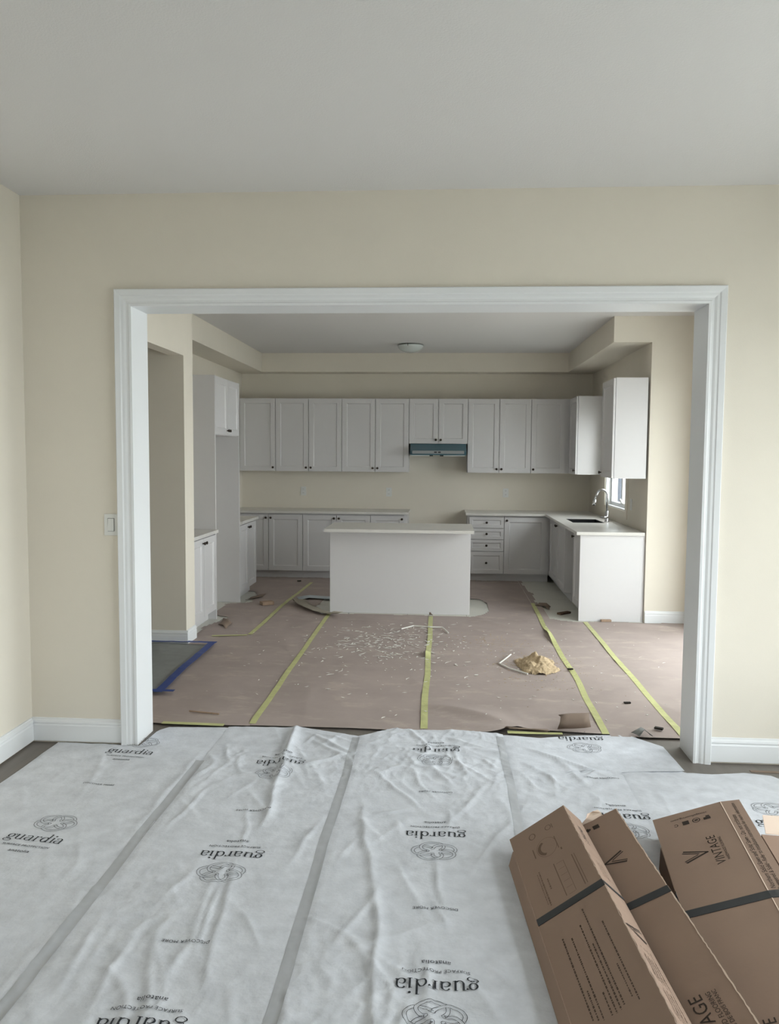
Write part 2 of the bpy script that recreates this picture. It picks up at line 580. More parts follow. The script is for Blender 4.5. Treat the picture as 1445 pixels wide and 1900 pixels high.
YB = 10.27                                   # front of the back base carcasses
bd = KYB - YB - 0.002
base_cabinet('white two-door base cabinet in the back corner behind the fridge gable', 'S', (-2.70, YB), 0.90, bd,
             [(0, 0.448, 0, DH, (0.448 - 0.032, ku), 'door', 0.062), (0.448, 0.452, 0, DH, (0.032, ku), 'door', 0.062)])
base_cabinet('white two-door base cabinet behind the left end of the island', 'S', (-1.80, YB), 0.884, bd, two_doors(0.884))
base_cabinet('white single-door base cabinet left of the empty range gap', 'S', (-0.916, YB), 0.476, bd,
             [(0, 0.44, 0, DH, (0.44 - 0.032, ku), 'door', 0.062)])
dz = [0, 0.293, 0.446, 0.592, DH]
base_cabinet('white four-drawer base cabinet right of the empty range gap', 'S', (0.335, YB), 0.468, bd,
             [(0.02, 0.448, dz[i], dz[i + 1] - dz[i], (0.224, (dz[i + 1] - dz[i]) / 2), 'drawer', 0.05 if i == 0 else 0.038) for i in range(4)])
base_cabinet('white single-door base cabinet in the corner beside the sink run', 'S', (0.803, YB), 0.572, bd,
             [(0, 0.538, 0, DH, (0.032, ku), 'door', 0.062)])
XRB = 1.395                                  # front of the right-hand carcasses (doors face -x)
rd = KXR - XRB - 0.003
base_cabinet('white two-door sink base cabinet beneath the chrome faucet', 'W', (XRB, 10.20), 1.27, rd, two_doors(1.27), hollow=True)
sb = [o for o in COL.objects if o.get('label', '').startswith('white two-door sink base')][0]
local_box('filler_strip', sb, 'cabinet_white', -0.0745, -0.0005, -0.018, -0.0005, 0.11 - FT, 0.865 - FT)
local_box('toe_kick', sb, 'cabinet_white', -0.125, -0.0005, 0.06, 0.078, 0, 0.1095 - FT)
base_cabinet('narrow white base cabinet with a plain end panel next to the dishwasher gap', 'W', (XRB, 8.37), 0.475, rd,
             [(0, 0.475, 0, DH, (0.032, ku), 'door', 0.062)])
ep = empty('end_panel', (1.36, 7.87, FT))
tag(ep, 'plain white end panel closing the sink counter toward the breakfast area', 'panel')
MB().box(1.357, 1.945, 7.872, 7.891, FT, 0.8645).build('panel', 'cabinet_white', ep, bevel=0.0015)
MB().box(1.946, KXR - 0.003, 7.878, 7.890, FT, 0.8645).build('scribe_strip', 'cabinet_white', ep)
# left run (doors face +x)
XLB = -2.208
ld = XLB - KXL - 0.003
base_cabinet('white two-door base cabinet between the wall pier and the fridge recess', 'E', (XLB, 6.815), 0.775, ld, two_doors(0.775))
base_cabinet('white two-door base cabinet on the far side of the fridge recess', 'E', (XLB, 8.535), 0.745, ld, two_doors(0.745))
fs = empty('fridge_surround', (-2.47, 8.06, FT))
tag(fs, 'tall white fridge surround with two gables and a two-door cabinet above', 'cabinet')
for ya, zb in ((7.596, FT), (8.505, FT)):
    MB().box(KXL + 0.003, -2.188, ya, ya + 0.022, zb, 2.385).build('gable', 'cabinet_white', fs, bevel=0.001)
MB().box(KXL + 0.003, XLB, 7.6185, 8.5045, 1.815, 2.385).build('bridge_body', 'cabinet_white', fs)
for i in range(2):
    d = link('door', door_data(0.443, 0.565), fs, False)
    d.parent = fs
    d.matrix_parent_inverse = Matrix.Translation((-2.47, 8.06, FT)).inverted()
    d.location = (XLB, 7.6185 + 0.443 * i, 1.818)
    d.rotation_euler = (0, 0, H)
    k = link('knob', KNOB, d, False)
    k.location = (0.443 - 0.032 if i == 0 else 0.032, -0.02, 0.045)

UZ0, UZ1 = 1.405, 2.37
UH = UZ1 - UZ0


def wall_cabinet(label, face, origin, w, depth, fronts, z0=UZ0, z1=UZ1):
    e = empty('wall_cabinet', (origin[0], origin[1], z0), FACE[face])
    tag(e, label, 'cabinet')
    local_box('body', e, 'cabinet_white', 0.0005, w - 0.0005, 0.003, depth, 0, z1 - z0)
    for x, ww, zz, hh, knob in fronts:
        put_door(e, x, zz, ww, hh, knob)
    return e


YU = 10.55
ud = KYB - YU - 0.002
kw_ = 0.05


def up2(w, h=UH):
    return [(0, w / 2, 0, h, (w / 2 - 0.032, kw_)), (w / 2, w / 2, 0, h, (0.032, kw_))]


wall_cabinet('white single-door wall cabinet half hidden by the fridge surround', 'S', (-2.70, YU), 0.484, ud, [(0, 0.484, 0, UH, (0.484 - 0.032, kw_))])
wall_cabinet('white two-door wall cabinet second from the fridge surround', 'S', (-2.216, YU), 0.888, ud, up2(0.888))
wall_cabinet('white two-door wall cabinet directly left of the range hood', 'S', (-1.328, YU), 0.888, ud, up2(0.888))
wall_cabinet('short white two-door wall cabinet mounted above the range hood', 'S', (-0.44, YU), 0.771, ud, up2(0.771, UZ1 - 1.782), z0=1.782)
wall_cabinet('white two-door wall cabinet directly right of the range hood', 'S', (0.331, YU), 0.822, ud, up2(0.822))
wall_cabinet('white single-door wall cabinet in the inner corner', 'S', (1.153, YU), 0.505, ud, [(0, 0.44, 0, UH, (0.032, kw_))])
XU = 1.662
wu = KXR - XU - 0.016
wall_cabinet('white wall cabinet at the far side of the sink window', 'W', (XU, 10.525), 0.525, wu, [(0, 0.525, 0, UH, (0.525 - 0.032, kw_))])
wall_cabinet('white wall cabinet at the near side of the sink window with a large plain side', 'W', (XU, 8.42), 0.545, wu, [(0, 0.545, 0, 0.97, (0.032, kw_))], z0=1.418, z1=2.39)

# ------------------------------------------------------------------ worktops
CZ0, CZ1 = 0.8655, 0.895


def counter(label, boxes):
    mb = MB()
    for b in boxes:
        mb.box(b[0], b[1], b[2], b[3], CZ0, CZ1)
    o = mb.build('countertop', 'quartz', bevel=0)
    return tag(o, label, 'countertop')


counter('pale quartz countertop along the back wall left of the range gap', [(KXL + 0.002, -0.425, 10.215, KYB - 0.002)])
SX0, SX1, SY0, SY1 = 1.46, 1.81, 8.955, 9.50
xr = KXR - 0.015
counter('pale quartz L-shaped countertop with the sink cut into it',
        [(0.312, xr, 10.215, KYB - 0.002), (1.318, xr, SY1, 10.215), (1.318, SX0, SY0, SY1), (SX1, xr, SY0, SY1), (1.318, xr, 7.845, SY0)])
counter('small pale quartz countertop between the wall pier and the fridge recess', [(KXL + 0.002, -2.160, 6.803, 7.594)])
counter('small pale quartz countertop on the far side of the fridge recess', [(KXL + 0.002, -2.160, 8.529, 9.295)])
counter('pale quartz countertop overhanging the front of the kitchen island', [(-1.160, 0.322, 7.80, 8.60)])
isl = empty('kitchen_island', (-0.42, 8.3, FT))
tag(isl, 'white kitchen island with a plain front panel standing on bare tile', 'island')
MB().box(-1.118, 0.278, 8.081, 8.58, FT, 0.865).build('body', 'cabinet_white', isl)
MB().box(-1.135, 0.297, 8.06, 8.0805, FT, 0.865).build('front_panel', 'cabinet_white', isl, bevel=0.0015)
MB().box(-1.135, -1.1185, 8.0815, 8.58, FT, 0.865).build('side_panel', 'cabinet_white', isl)
MB().box(0.2785, 0.297, 8.0815, 8.58, FT, 0.865).build('side_panel', 'cabinet_white', isl)

# sink and faucet
mb = MB()
t = 0.006
sz = 0.70
ix0, ix1, iy0, iy1 = SX0 + 0.0008, SX1 - 0.0008, SY0 + 0.0008, SY1 - 0.0008
for bx_ in ((ix0, ix0 + t, iy0, iy1), (ix1 - t, ix1, iy0, iy1), (ix0 + t, ix1 - t, iy0, iy0 + t), (ix0 + t, ix1 - t, iy1 - t, iy1)):
    mb.box(*bx_, sz, CZ1 - 0.003)
mb.box(ix0, ix1, iy0, iy1, sz - t, sz)
snk = mb.build('kitchen_sink', 'sink_steel')
tag(snk, 'undermount stainless steel sink in the pale quartz countertop', 'sink')
MB().lathe([(0.045, sz), (0.045, sz + 0.004), (0.03, sz + 0.002)], (1.63, 9.16, 0), seg=20).build('drain', 'chrome', snk, True)
fx, fy = 1.858, 9.10
fau = empty('faucet', (fx, fy, CZ1))
tag(fau, 'chrome gooseneck kitchen faucet behind the sink', 'faucet')
MB().lathe([(0.027, CZ1 + 0.0004), (0.027, CZ1 + 0.008), (0.021, CZ1 + 0.012), (0.021, CZ1 + 0.115), (0.014, CZ1 + 0.125)], (fx, fy, 0), seg=20).build('base', 'chrome', fau, True)
pts = [(fx, fy, CZ1 + 0.12), (fx, fy, CZ1 + 0.30)]
R_ = 0.062
for k in range(1, 15):
    a = math.pi * k / 14 * 0.93
    pts.append((fx - R_ + R_ * math.cos(a), fy - 0.02 * k / 14, CZ1 + 0.30 + R_ * math.sin(a)))
p = pts[-1]
pts.append((p[0] - 0.018, p[1], p[2] - 0.06))
MB().tube(pts, 0.0125, 12).build('spout', 'chrome', fau, True)
MB().tube([pts[-1], (p[0] - 0.03, p[1], p[2] - 0.125)], [0.0165, 0.0165], 14).build('spray_head', 'chrome', fau, True)
MB().tube([(fx, fy - 0.015, CZ1 + 0.055), (fx - 0.02, fy - 0.05, CZ1 + 0.057), (fx - 0.08, fy - 0.06, CZ1 + 0.06)], [0.015, 0.011, 0.006], 10).build('lever', 'chrome', fau, True)

# range hood
hx0, hx1 = -0.418, 0.312
hd = empty('range_hood', ((hx0 + hx1) / 2, 10.6, 1.64))
tag(hd, 'slim under-cabinet range hood with blue protective film over the empty range gap', 'range hood')
ht, hb = 1.781, 1.632
MB().quad_mesh([(hx0, KYB - 0.003, hb), (hx1, KYB - 0.003, hb), (hx1, KYB - 0.003, ht), (hx0, KYB - 0.003, ht),
                (hx0, 10.38, hb), (hx1, 10.38, hb), (hx1, 10.545, ht), (hx0, 10.545, ht), (hx0, 10.36, hb + 0.04), (hx1, 10.36, hb + 0.04)],
               [(0, 1, 2, 3), (3, 2, 6, 7), (0, 4, 5, 1), (4, 8, 9, 5), (8, 7, 6, 9), (0, 3, 7, 8, 4), (1, 5, 9, 6, 2)]).build('canopy', 'hood_film', hd)
MB().box(hx0 + 0.03, hx1 - 0.03, 10.353, 10.361, hb + 0.018, hb + 0.058).build('control_panel', 'hood_grey', hd)
for bx in (-0.105, -0.055):
    MB().box(bx, bx + 0.035, 10.348, 10.3525, hb + 0.03, hb + 0.045).build('button', 'dark_plastic', hd)
for a, b in ((hx0 + 0.02, -0.17), (0.02, hx1 - 0.02)):
    MB().box(a, b, 10.40, 10.56, hb - 0.012, hb - 0.0005).build('light_lens', 'plastic_white', hd)
for a, b in ((-0.165, -0.12), (-0.03, 0.015)):
    MB().box(a, b, 10.41, 10.50, hb - 0.014, hb - 0.0005).build('filter_latch', 'dark_plastic', hd)

# ceiling lamp
lx, ly, lr = -0.40, 9.78, 0.155
lamp = empty('ceiling_lamp', (lx, ly, KZ))
tag(lamp, 'small frosted glass bowl lamp flush on the kitchen ceiling', 'lamp')
MB().lathe([(0.11, KZ - 0.0005), (0.11, KZ - 0.016), (0.06, KZ - 0.02)], (lx, ly, 0), seg=28).build('base_pan', 'lamp_metal', lamp, True)
MB().lathe([(lr * math.cos(a), KZ - 0.012 - 0.088 * math.sin(a)) for a in [k * math.pi / 20 for k in range(10)]] + [(0.004, KZ - 0.1)], (lx, ly, 0), seg=32).build('glass_bowl', 'lamp_glass', lamp, True)
for a in (0.35, 2.45, 4.55):
    MB().tube([(lx + (lr - 0.02) * math.cos(a), ly + (lr - 0.02) * math.sin(a), KZ - 0.004), (lx + (lr + 0.008) * math.cos(a), ly + (lr + 0.008) * math.sin(a), KZ - 0.012), (lx + (lr - 0.004) * math.cos(a), ly + (lr - 0.004) * math.sin(a), KZ - 0.032)], 0.006, 6).build('clip', 'lamp_metal', lamp)


# outlets and switch
def plate(name, label, cat, x, y, z, w, h, kind):
    e = empty(name, (x, y, z))
    tag(e, label, cat)
    MB().box(x - w / 2, x + w / 2, y - 0.006, y - 0.0005, z - h / 2, z + h / 2).build('cover_plate', 'plastic_white', e, bevel=0.0015)
    if kind == 'outlet':
        for s in (-1, 1):
            q = MB().box(x - 0.017, x + 0.017, y - 0.009, y - 0.0062, z + s * 0.026 - 0.017, z + s * 0.026 + 0.017).build('socket', 'plastic_white', e, bevel=0.001)
            for dx in (-0.006, 0.006):
                MB().box(x + dx - 0.0012, x + dx + 0.0012, y - 0.0094, y - 0.0088, z + s * 0.026 - 0.004, z + s * 0.026 + 0.007).build('slot', 'dark_plastic', q)
    else:
        fr = MB().box(x - 0.0185, x + 0.0185, y - 0.0068, y - 0.0058, z - 0.036, z + 0.036).build('rocker_gap', 'crevice', e)
        MB().prism([(x - 0.0165, y - 0.006, z - 0.034), (x - 0.0165, y - 0.013, z - 0.034), (x - 0.0165, y - 0.008, z + 0.034), (x - 0.0165, y - 0.006, z + 0.034)], (0.033, 0, 0)).build('rocker', 'plastic_white', e)


plate('wall_outlet', 'white wall outlet on the back wall nearest the fridge', 'outlet', -1.897, KYB, 1.128, 0.075, 0.12, 'outlet')
plate('wall_outlet', 'white wall outlet on the back wall just left of the range gap', 'outlet', -0.72, KYB, 1.125, 0.078, 0.12, 'outlet')
plate('wall_outlet', 'white wall outlet on the back wall above the drawer cabinet', 'outlet', 0.862, KYB, 1.13, 0.075, 0.12, 'outlet')
plate('light_switch', 'white rocker light switch on the cream wall beside the opening', 'switch', -1.812, YF, 1.236, 0.078, 0.118, 'switch')
for yy, zz in ((8.62, 1.13),):
    e = empty('wall_outlet', (KXR, 8.5, 1.13))
    tag(e, 'white wall outlet beside the sink window', 'outlet')
    MB().box(KXR - 0.006, KXR - 0.0005, 8.46, 8.535, 1.07, 1.19).build('cover_plate', 'plastic_white', e, bevel=0.0015)
    for s in (-1, 1):
        MB().box(KXR - 0.009, KXR - 0.0062, 8.481, 8.514, 1.13 + s * 0.026 - 0.017, 1.13 + s * 0.026 + 0.017).build('socket', 'plastic_white', e)

# ------------------------------------------------------------------ noise and sheets
_rng = np.random.default_rng(7)
_TAB = _rng.random((256, 256))


def vnoise(x, y, s=0):
    x = np.asarray(x, float) + 37.3 * s
    y = np.asarray(y, float) + 91.7 * s
    xi, yi = np.floor(x).astype(int), np.floor(y).astype(int)
    u, v = x - xi, y - yi
    u, v = u * u * (3 - 2 * u), v * v * (3 - 2 * v)
    g = lambda a, b: _TAB[(xi + a) & 255, (yi + b) & 255]
    return (g(0, 0) * (1 - u) + g(1, 0) * u) * (1 - v) + (g(0, 1) * (1 - u) + g(1, 1) * u) * v


def crease(x, y, c):
    x0, y0, x1, y1, w, h = c
    dx, dy = x1 - x0, y1 - y0
    L = math.hypot(dx, dy)
    t = ((x - x0) * dx + (y - y0) * dy) / (L * L)
    s = ((x - x0) * dy - (y - y0) * dx) / L
    s = s + 0.022 * (vnoise(x * 9, y * 9, 3) - 0.5)
    tt = np.clip(t, 0, 1)
    end = np.exp(-((t - tt) * L / 0.05) ** 2) * np.sqrt(np.clip(np.sin(np.pi * np.clip(tt, 0.03, 0.97)), 0, 1))
    a = np.abs(s) / w
    return h * end * np.exp(-np.where(s > 0, a * 1.5, a * 0.75) ** 1.3)


def fleece_height(seed, z0, creases, wr):
    def h(x, y):
        x = np.asarray(x, float)
        y = np.asarray(y, float)
        n1 = vnoise(x * 2.4 + y * 0.7, y * 1.7, seed)
        wx = x + 0.10 * (vnoise(x * 4, y * 4, seed + 5) - 0.5)
        wy = y + 0.10 * (vnoise(x * 4, y * 4, seed + 6) - 0.5)
        rid = 1 - np.abs(2 * vnoise(wx * 7 + wy * 2, wy * 3.2, seed + 1) - 1)
        rid2 = 1 - np.abs(2 * vnoise(wx * 16 - wy * 3, wy * 9, seed + 2) - 1)
        mask = np.clip((vnoise(x * 1.9, y * 1.5, seed + 8) - 0.35) * 3.0, 0, 1)
        z = 0.006 * n1 + wr * mask * (0.008 * rid ** 6 + 0.0030 * rid2 ** 4) + wr * 0.0016 * vnoise(x * 34, y * 26, seed + 4) + wr * (0.3 + mask) * 0.0022 * (1 - np.abs(2 * vnoise(wx * 26 + wy * 9, wy * 17 - wx * 6, seed + 9) - 1)) ** 3
        for c in creases:
            z = z + crease(x, y, c)
        return z0 + z
    return h


def sheet_mesh(x0, x1, y0, y1, hf, step, near=None, far=None, left=None, right=None, drop=None):
    """Grid whose four borders may wander: callables of the other coordinate."""
    nx, ny = max(2, int((x1 - x0) / step)), max(2, int((y1 - y0) / step))
    U, V = np.meshgrid(np.linspace(0, 1, nx + 1), np.linspace(0, 1, ny + 1))
    Yt = y0 + V * (y1 - y0)
    xl = left(Yt) if left else np.full_like(Yt, x0)
    xr_ = right(Yt) if right else np.full_like(Yt, x1)
    X = xl + U * (xr_ - xl)
    yn = near(X) if near else np.full_like(X, y0)
    yf = far(X) if far else np.full_like(X, y1)
    Y = yn + V * (yf - yn)
    Z = hf(X, Y)
    verts = np.stack([X, Y, Z], -1).reshape(-1, 3)
    idx = np.arange((nx + 1) * (ny + 1)).reshape(ny + 1, nx + 1)
    q = np.stack([idx[:-1, :-1], idx[:-1, 1:], idx[1:, 1:], idx[1:, :-1]], -1).reshape(-1, 4)
    if drop is not None:
        cen = verts[q].mean(1)
        q = q[~drop(cen[:, 0], cen[:, 1])]
        used = np.unique(q)
        mp = -np.ones(len(verts), int)
        mp[used] = np.arange(len(used))
        verts, q = verts[used], mp[q]
    return verts, q


def grid_object(name, vq, mat, parent=None, smooth=True):
    v, q = vq
    me = bpy.data.meshes.new(name)
    me.from_pydata(v.tolist(), [], q.tolist())
    me.materials.append(MATS[mat])
    if smooth:
        me.polygons.foreach_set('use_smooth', [True] * len(me.polygons))
    return link(name, me, parent)


def wander(base, amp, freq, s):
    return lambda t: base + amp * (vnoise(np.asarray(t) * freq, np.asarray(t) * 0 + s, 11) - 0.5) * 2


def piecewise(pts):
    a = np.array(pts, float)
    return lambda t: np.interp(t, a[:, 0], a[:, 1])


rnd = random.Random(3)


def random_creases(n, x0, x1, y0, y1, h0, h1, w0=0.008, w1=0.02):
    out = []
    for _ in range(n):
        a = rnd.gauss(math.pi / 2 + 0.15, 0.55)
        L = rnd.uniform(0.12, 0.5)
        cx_, cy_ = rnd.uniform(x0 + 0.08, x1 - 0.08), rnd.uniform(y0, y1)
        out.append((cx_ - L / 2 * math.cos(a), cy_ - L / 2 * math.sin(a), cx_ + L / 2 * math.cos(a), cy_ + L / 2 * math.sin(a), rnd.uniform(w0, w1), rnd.uniform(h0, h1)))
    return out


# --- writing and marks
FONT_CACHE = {}


def text_data(s, size, spacing=1.0, shear=0.0):
    key = (s, size, spacing, shear)
    if key in FONT_CACHE:
        return FONT_CACHE[key]
    cu = bpy.data.curves.new('text', 'FONT')
    cu.body = s
    cu.size = size
    cu.align_x = 'CENTER'
    cu.align_y = 'CENTER'
    cu.space_character = spacing
    cu.shear = shear
    cu.resolution_u = 3
    ob = bpy.data.objects.new('text', cu)
    COL.objects.link(ob)
    dg = bpy.context.evaluated_depsgraph_get()
    dg.update()
    me = bpy.data.meshes.new_from_object(ob.evaluated_get(dg))
    bm = bmesh.new()
    bm.from_mesh(me)
    bmesh.ops.triangulate(bm, faces=bm.faces)
    for _ in range(2):
        lg = [e_ for e_ in bm.edges if e_.calc_length() > 0.014]
        if lg:
            bmesh.ops.subdivide_edges(bm, edges=lg, cuts=1)
            bmesh.ops.triangulate(bm, faces=bm.faces)
    v = np.array([tuple(p.co)[:2] for p in bm.verts]).reshape(-1, 2)
    bm.verts.index_update()
    f = [tuple(p.index for p in fc.verts) for fc in bm.faces]
    bm.free()
    bpy.data.objects.remove(ob)
    bpy.data.curves.remove(cu)
    bpy.data.meshes.remove(me)
    FONT_CACHE[key] = (v, f)
    return v, f


def ribbon(pts, widths):
    pts = np.array(pts, float)
    t = np.gradient(pts, axis=0)
    t /= np.maximum(np.linalg.norm(t, axis=1, keepdims=True), 1e-9)
    n = np.stack([-t[:, 1], t[:, 0]], 1)
    w = np.asarray(widths, float).reshape(-1, 1) / 2
    v = np.concatenate([pts + n * w, pts - n * w])
    k = len(pts)
    return v, [(i, i + 1, k + i + 1, k + i) for i in range(k - 1)]


def joined(parts):
    V, Fc, n = [], [], 0
    for v, f in parts:
        v = np.asarray(v, float)
        V.append(v)
        Fc += [tuple(i + n for i in q) for q in f]
        n += len(v)
    return np.concatenate(V), Fc


def arc(cx_, cy_, rx, ry, a0, a1, n=16):
    a = np.radians(np.linspace(a0, a1, n))
    return [(cx_ + rx * math.cos(t), cy_ + ry * math.sin(t)) for t in a]


def seg(x0, y0, x1, y1, n=6):
    return [(x0 + (x1 - x0) * i / (n - 1), y0 + (y1 - y0) * i / (n - 1)) for i in range(n)]


def pen(pts, thick=0.17, thin=0.05):
    """Strokes of a high-contrast roman letter: stems thick, horizontals thin."""
    p = np.array(pts, float)
    t = np.gradient(p, axis=0)
    t /= np.maximum(np.linalg.norm(t, axis=1, keepdims=True), 1e-9)
    return ribbon(p, thin + (thick - thin) * np.abs(t[:, 1]) ** 1.5)


def wordmark(width):
    """'guardia' in a roman face: x-height 1, built letter by letter."""
    P = []

    def serif(x, y, w=0.34):
        P.append(ribbon(seg(x - w / 2, y, x + w / 2, y, 3), [0.05] * 3))

    def a_(x):
        P.append(pen(arc(x + 0.42, 0.70, 0.30, 0.27, 165, 0, 12) + seg(x + 0.72, 0.66, x + 0.72, 0.12, 6) + arc(x + 0.82, 0.12, 0.10, 0.10, 180, 300, 6)))
        P.append(pen(arc(x + 0.40, 0.27, 0.31, 0.25, 60, 360, 20)))
        return 1.02

    def u_(x):
        P.append(pen(seg(x + 0.16, 0.97, x + 0.16, 0.32) + arc(x + 0.44, 0.30, 0.28, 0.28, 180, 330, 10)))
        P.append(pen(seg(x + 0.78, 0.97, x + 0.78, 0.03)))
        serif(x + 0.08, 0.97, 0.24)
        serif(x + 0.70, 0.97, 0.24)
        serif(x + 0.88, 0.03, 0.22)
        return 1.12

    def g_(x):
        P.append(pen(arc(x + 0.42, 0.64, 0.30, 0.33, 0, 360, 24)))
        P.append(pen(seg(x + 0.62, 0.88, x + 0.90, 0.97, 4), 0.08))
        P.append(pen(arc(x + 0.90, 0.90, 0.05, 0.05, 0, 360, 8), 0.07, 0.07))
        P.append(pen(arc(x + 0.30, 0.20, 0.16, 0.14, 120, 260, 8), 0.07))
        P.append(pen(seg(x + 0.28, 0.06, x + 0.66, 0.04, 5), 0.14, 0.12))
        P.append(pen(arc(x + 0.44, -0.20, 0.42, 0.24, 0, 360, 26), 0.12))
        return 1.02

    def r_l(x):
        P.append(pen(seg(x + 0.22, 0.97, x + 0.22, 0.03)))
        P.append(pen(arc(x + 0.52, 0.62, 0.30, 0.33, 170, 60, 8), 0.1))
        P.append(pen(arc(x + 0.66, 0.86, 0.06, 0.06, 0, 360, 8), 0.09, 0.09))
        serif(x + 0.14, 0.97, 0.24)
        serif(x + 0.22, 0.03, 0.40)
        return 0.82

    def d_l(x):
        P.append(pen(arc(x + 0.44, 0.49, 0.34, 0.47, 20, 340, 22)))
        P.append(pen(seg(x + 0.80, 1.60, x + 0.80, 0.03)))
        serif(x + 0.72, 1.60, 0.24)
        serif(x + 0.90, 0.03, 0.22)
        return 1.12

    def i_(x):
        P.append(pen(seg(x + 0.24, 0.97, x + 0.24, 0.03)))
        P.append(pen(arc(x + 0.24, 1.34, 0.06, 0.06, 0, 360, 10), 0.13, 0.13))
        serif(x + 0.16, 0.97, 0.24)
        serif(x + 0.24, 0.03, 0.40)
        return 0.52

    x = 0.0
    for fn in (g_, u_, a_, r_l, d_l, i_, a_):
        x += fn(x)
    v, f = joined(P)
    s = width / x
    v = (v - np.array([x / 2, 0.45])) * s
    v[:, 1] *= 1.06
    return v, f


def emblem(w):
    """Interlaced knot: one closed band, drawn by its two edges, passing over and under itself."""
    n = 420
    t = np.linspace(0, 2 * math.pi, n, endpoint=False)
    k = 7
    r = 0.62 + 0.34 * np.cos(k / 2.0 * 2 * t)
    ang = 2 * t * 1.0 + 0.30 * np.sin(k * t)
    q = 5
    r = 0.63 + 0.33 * np.cos(q * t / 1.0 * 1.0 + 0.2)
    ang = 2 * t + 0.28 * np.sin(q * t)
    p = np.stack([r * np.cos(ang) * 0.66, r * np.sin(ang) * 0.52], 1)
    d = np.roll(p, -1, 0) - np.roll(p, 1, 0)
    d /= np.linalg.norm(d, axis=1, keepdims=True)
    nr = np.stack([-d[:, 1], d[:, 0]], 1)
    hw = 0.042
    # crossings of the centre line
    cross = []
    for i in range(n):
        a, b = p[i], p[(i + 1) % n]
        for j in range(i + 3, n):
            if (j + 3) % n == i or (i == 0 and j >= n - 3):
                continue
            c_, e_ = p[j], p[(j + 1) % n]
            den = (b[0] - a[0]) * (e_[1] - c_[1]) - (b[1] - a[1]) * (e_[0] - c_[0])
            if abs(den) < 1e-12:
                continue
            s = ((c_[0] - a[0]) * (e_[1] - c_[1]) - (c_[1] - a[1]) * (e_[0] - c_[0])) / den
            u = ((c_[0] - a[0]) * (b[1] - a[1]) - (c_[1] - a[1]) * (b[0] - a[0])) / den
            if 0 <= s < 1 and 0 <= u < 1:
                cross.append((i, j))
    order = sorted([(i, m) for m, (i, j) in enumerate(cross)] + [(j, m) for m, (i, j) in enumerate(cross)])
    under = set()
    for c_, (i, m) in enumerate(order):
        if c_ % 2:
            a, b = cross[m]
            under.add((i, b if i == a else a))
    keep = {s: np.ones(n, bool) for s in (-1, 1)}
    for i, j in under:
        for k2 in range(-12, 13):
            ii = (i + k2) % n
            for s in (-1, 1):
                e1 = p[ii] + nr[ii] * hw * s
                lo = [(j + m) % n for m in range(-9, 10)]
                if np.min(np.linalg.norm(p[lo] - e1, axis=1)) < hw * 0.98:
                    keep[s][ii] = False
    parts = []
    for s in (-1, 1):
        e1 = p + nr * hw * s
        kk = keep[s]
        if kk.all():
            runs = [np.arange(n + 1) % n]
        else:
            st = int(np.where(~kk)[0][0])
            ix = (np.arange(n) + st) % n
            runs, cur = [], []
            for i in ix:
                if kk[i]:
                    cur.append(i)
                else:
                    if len(cur) > 2:
                        runs.append(np.array(cur))
                    cur = []
            if len(cur) > 2:
                runs.append(np.array(cur))
        for rn in runs:
            parts.append(ribbon(e1[rn], [0.0125] * len(rn)))
    v, f = joined(parts)
    return v * w / 1.3, f


WORD = wordmark(0.262)
KNOT = emblem(0.185)


def print_on_sheet(name, vf, cx_, cy_, rot, hf, parent, mat='print_ink', lift=0.0016):
    v, f = vf
    c_, s_ = math.cos(rot), math.sin(rot)
    x = cx_ + v[:, 0] * c_ - v[:, 1] * s_
    y = cy_ + v[:, 0] * s_ + v[:, 1] * c_
    e = 0.0065
    z = np.maximum.reduce([hf(x + i * e, y + j * e) for i in (-1, 0, 1) for j in (-1, 0, 1)]) + lift
    me = bpy.data.meshes.new(name)
    me.from_pydata(np.stack([x, y, z], 1).tolist(), [], f)
    me.materials.append(MATS[mat])
    return link(name, me, parent)


def brand_block(cx_, cy_, rot, hf, parent):
    c_, s_ = math.cos(rot), math.sin(rot)

    def at(dx, dy):
        return cx_ + dx * c_ - dy * s_, cy_ + dx * s_ + dy * c_
    print_on_sheet('printed_wordmark', WORD, *at(0, 0), rot, hf, parent)
    print_on_sheet('printed_emblem', KNOT, *at(0, 0.150), rot, hf, parent)
    print_on_sheet('printed_caption', text_data('SURFACE PROTECTION', 0.0195, 1.05), *at(0, -0.062), rot, hf, parent)
    print_on_sheet('printed_maker_name', text_data('anatolia', 0.029, 1.05), *at(0, -0.104), rot, hf, parent)


def discover(cx_, cy_, rot, hf, parent):
    print_on_sheet('printed_caption', text_data('DISCOVER MORE', 0.0205, 1.05), cx_, cy_, rot, hf, parent)


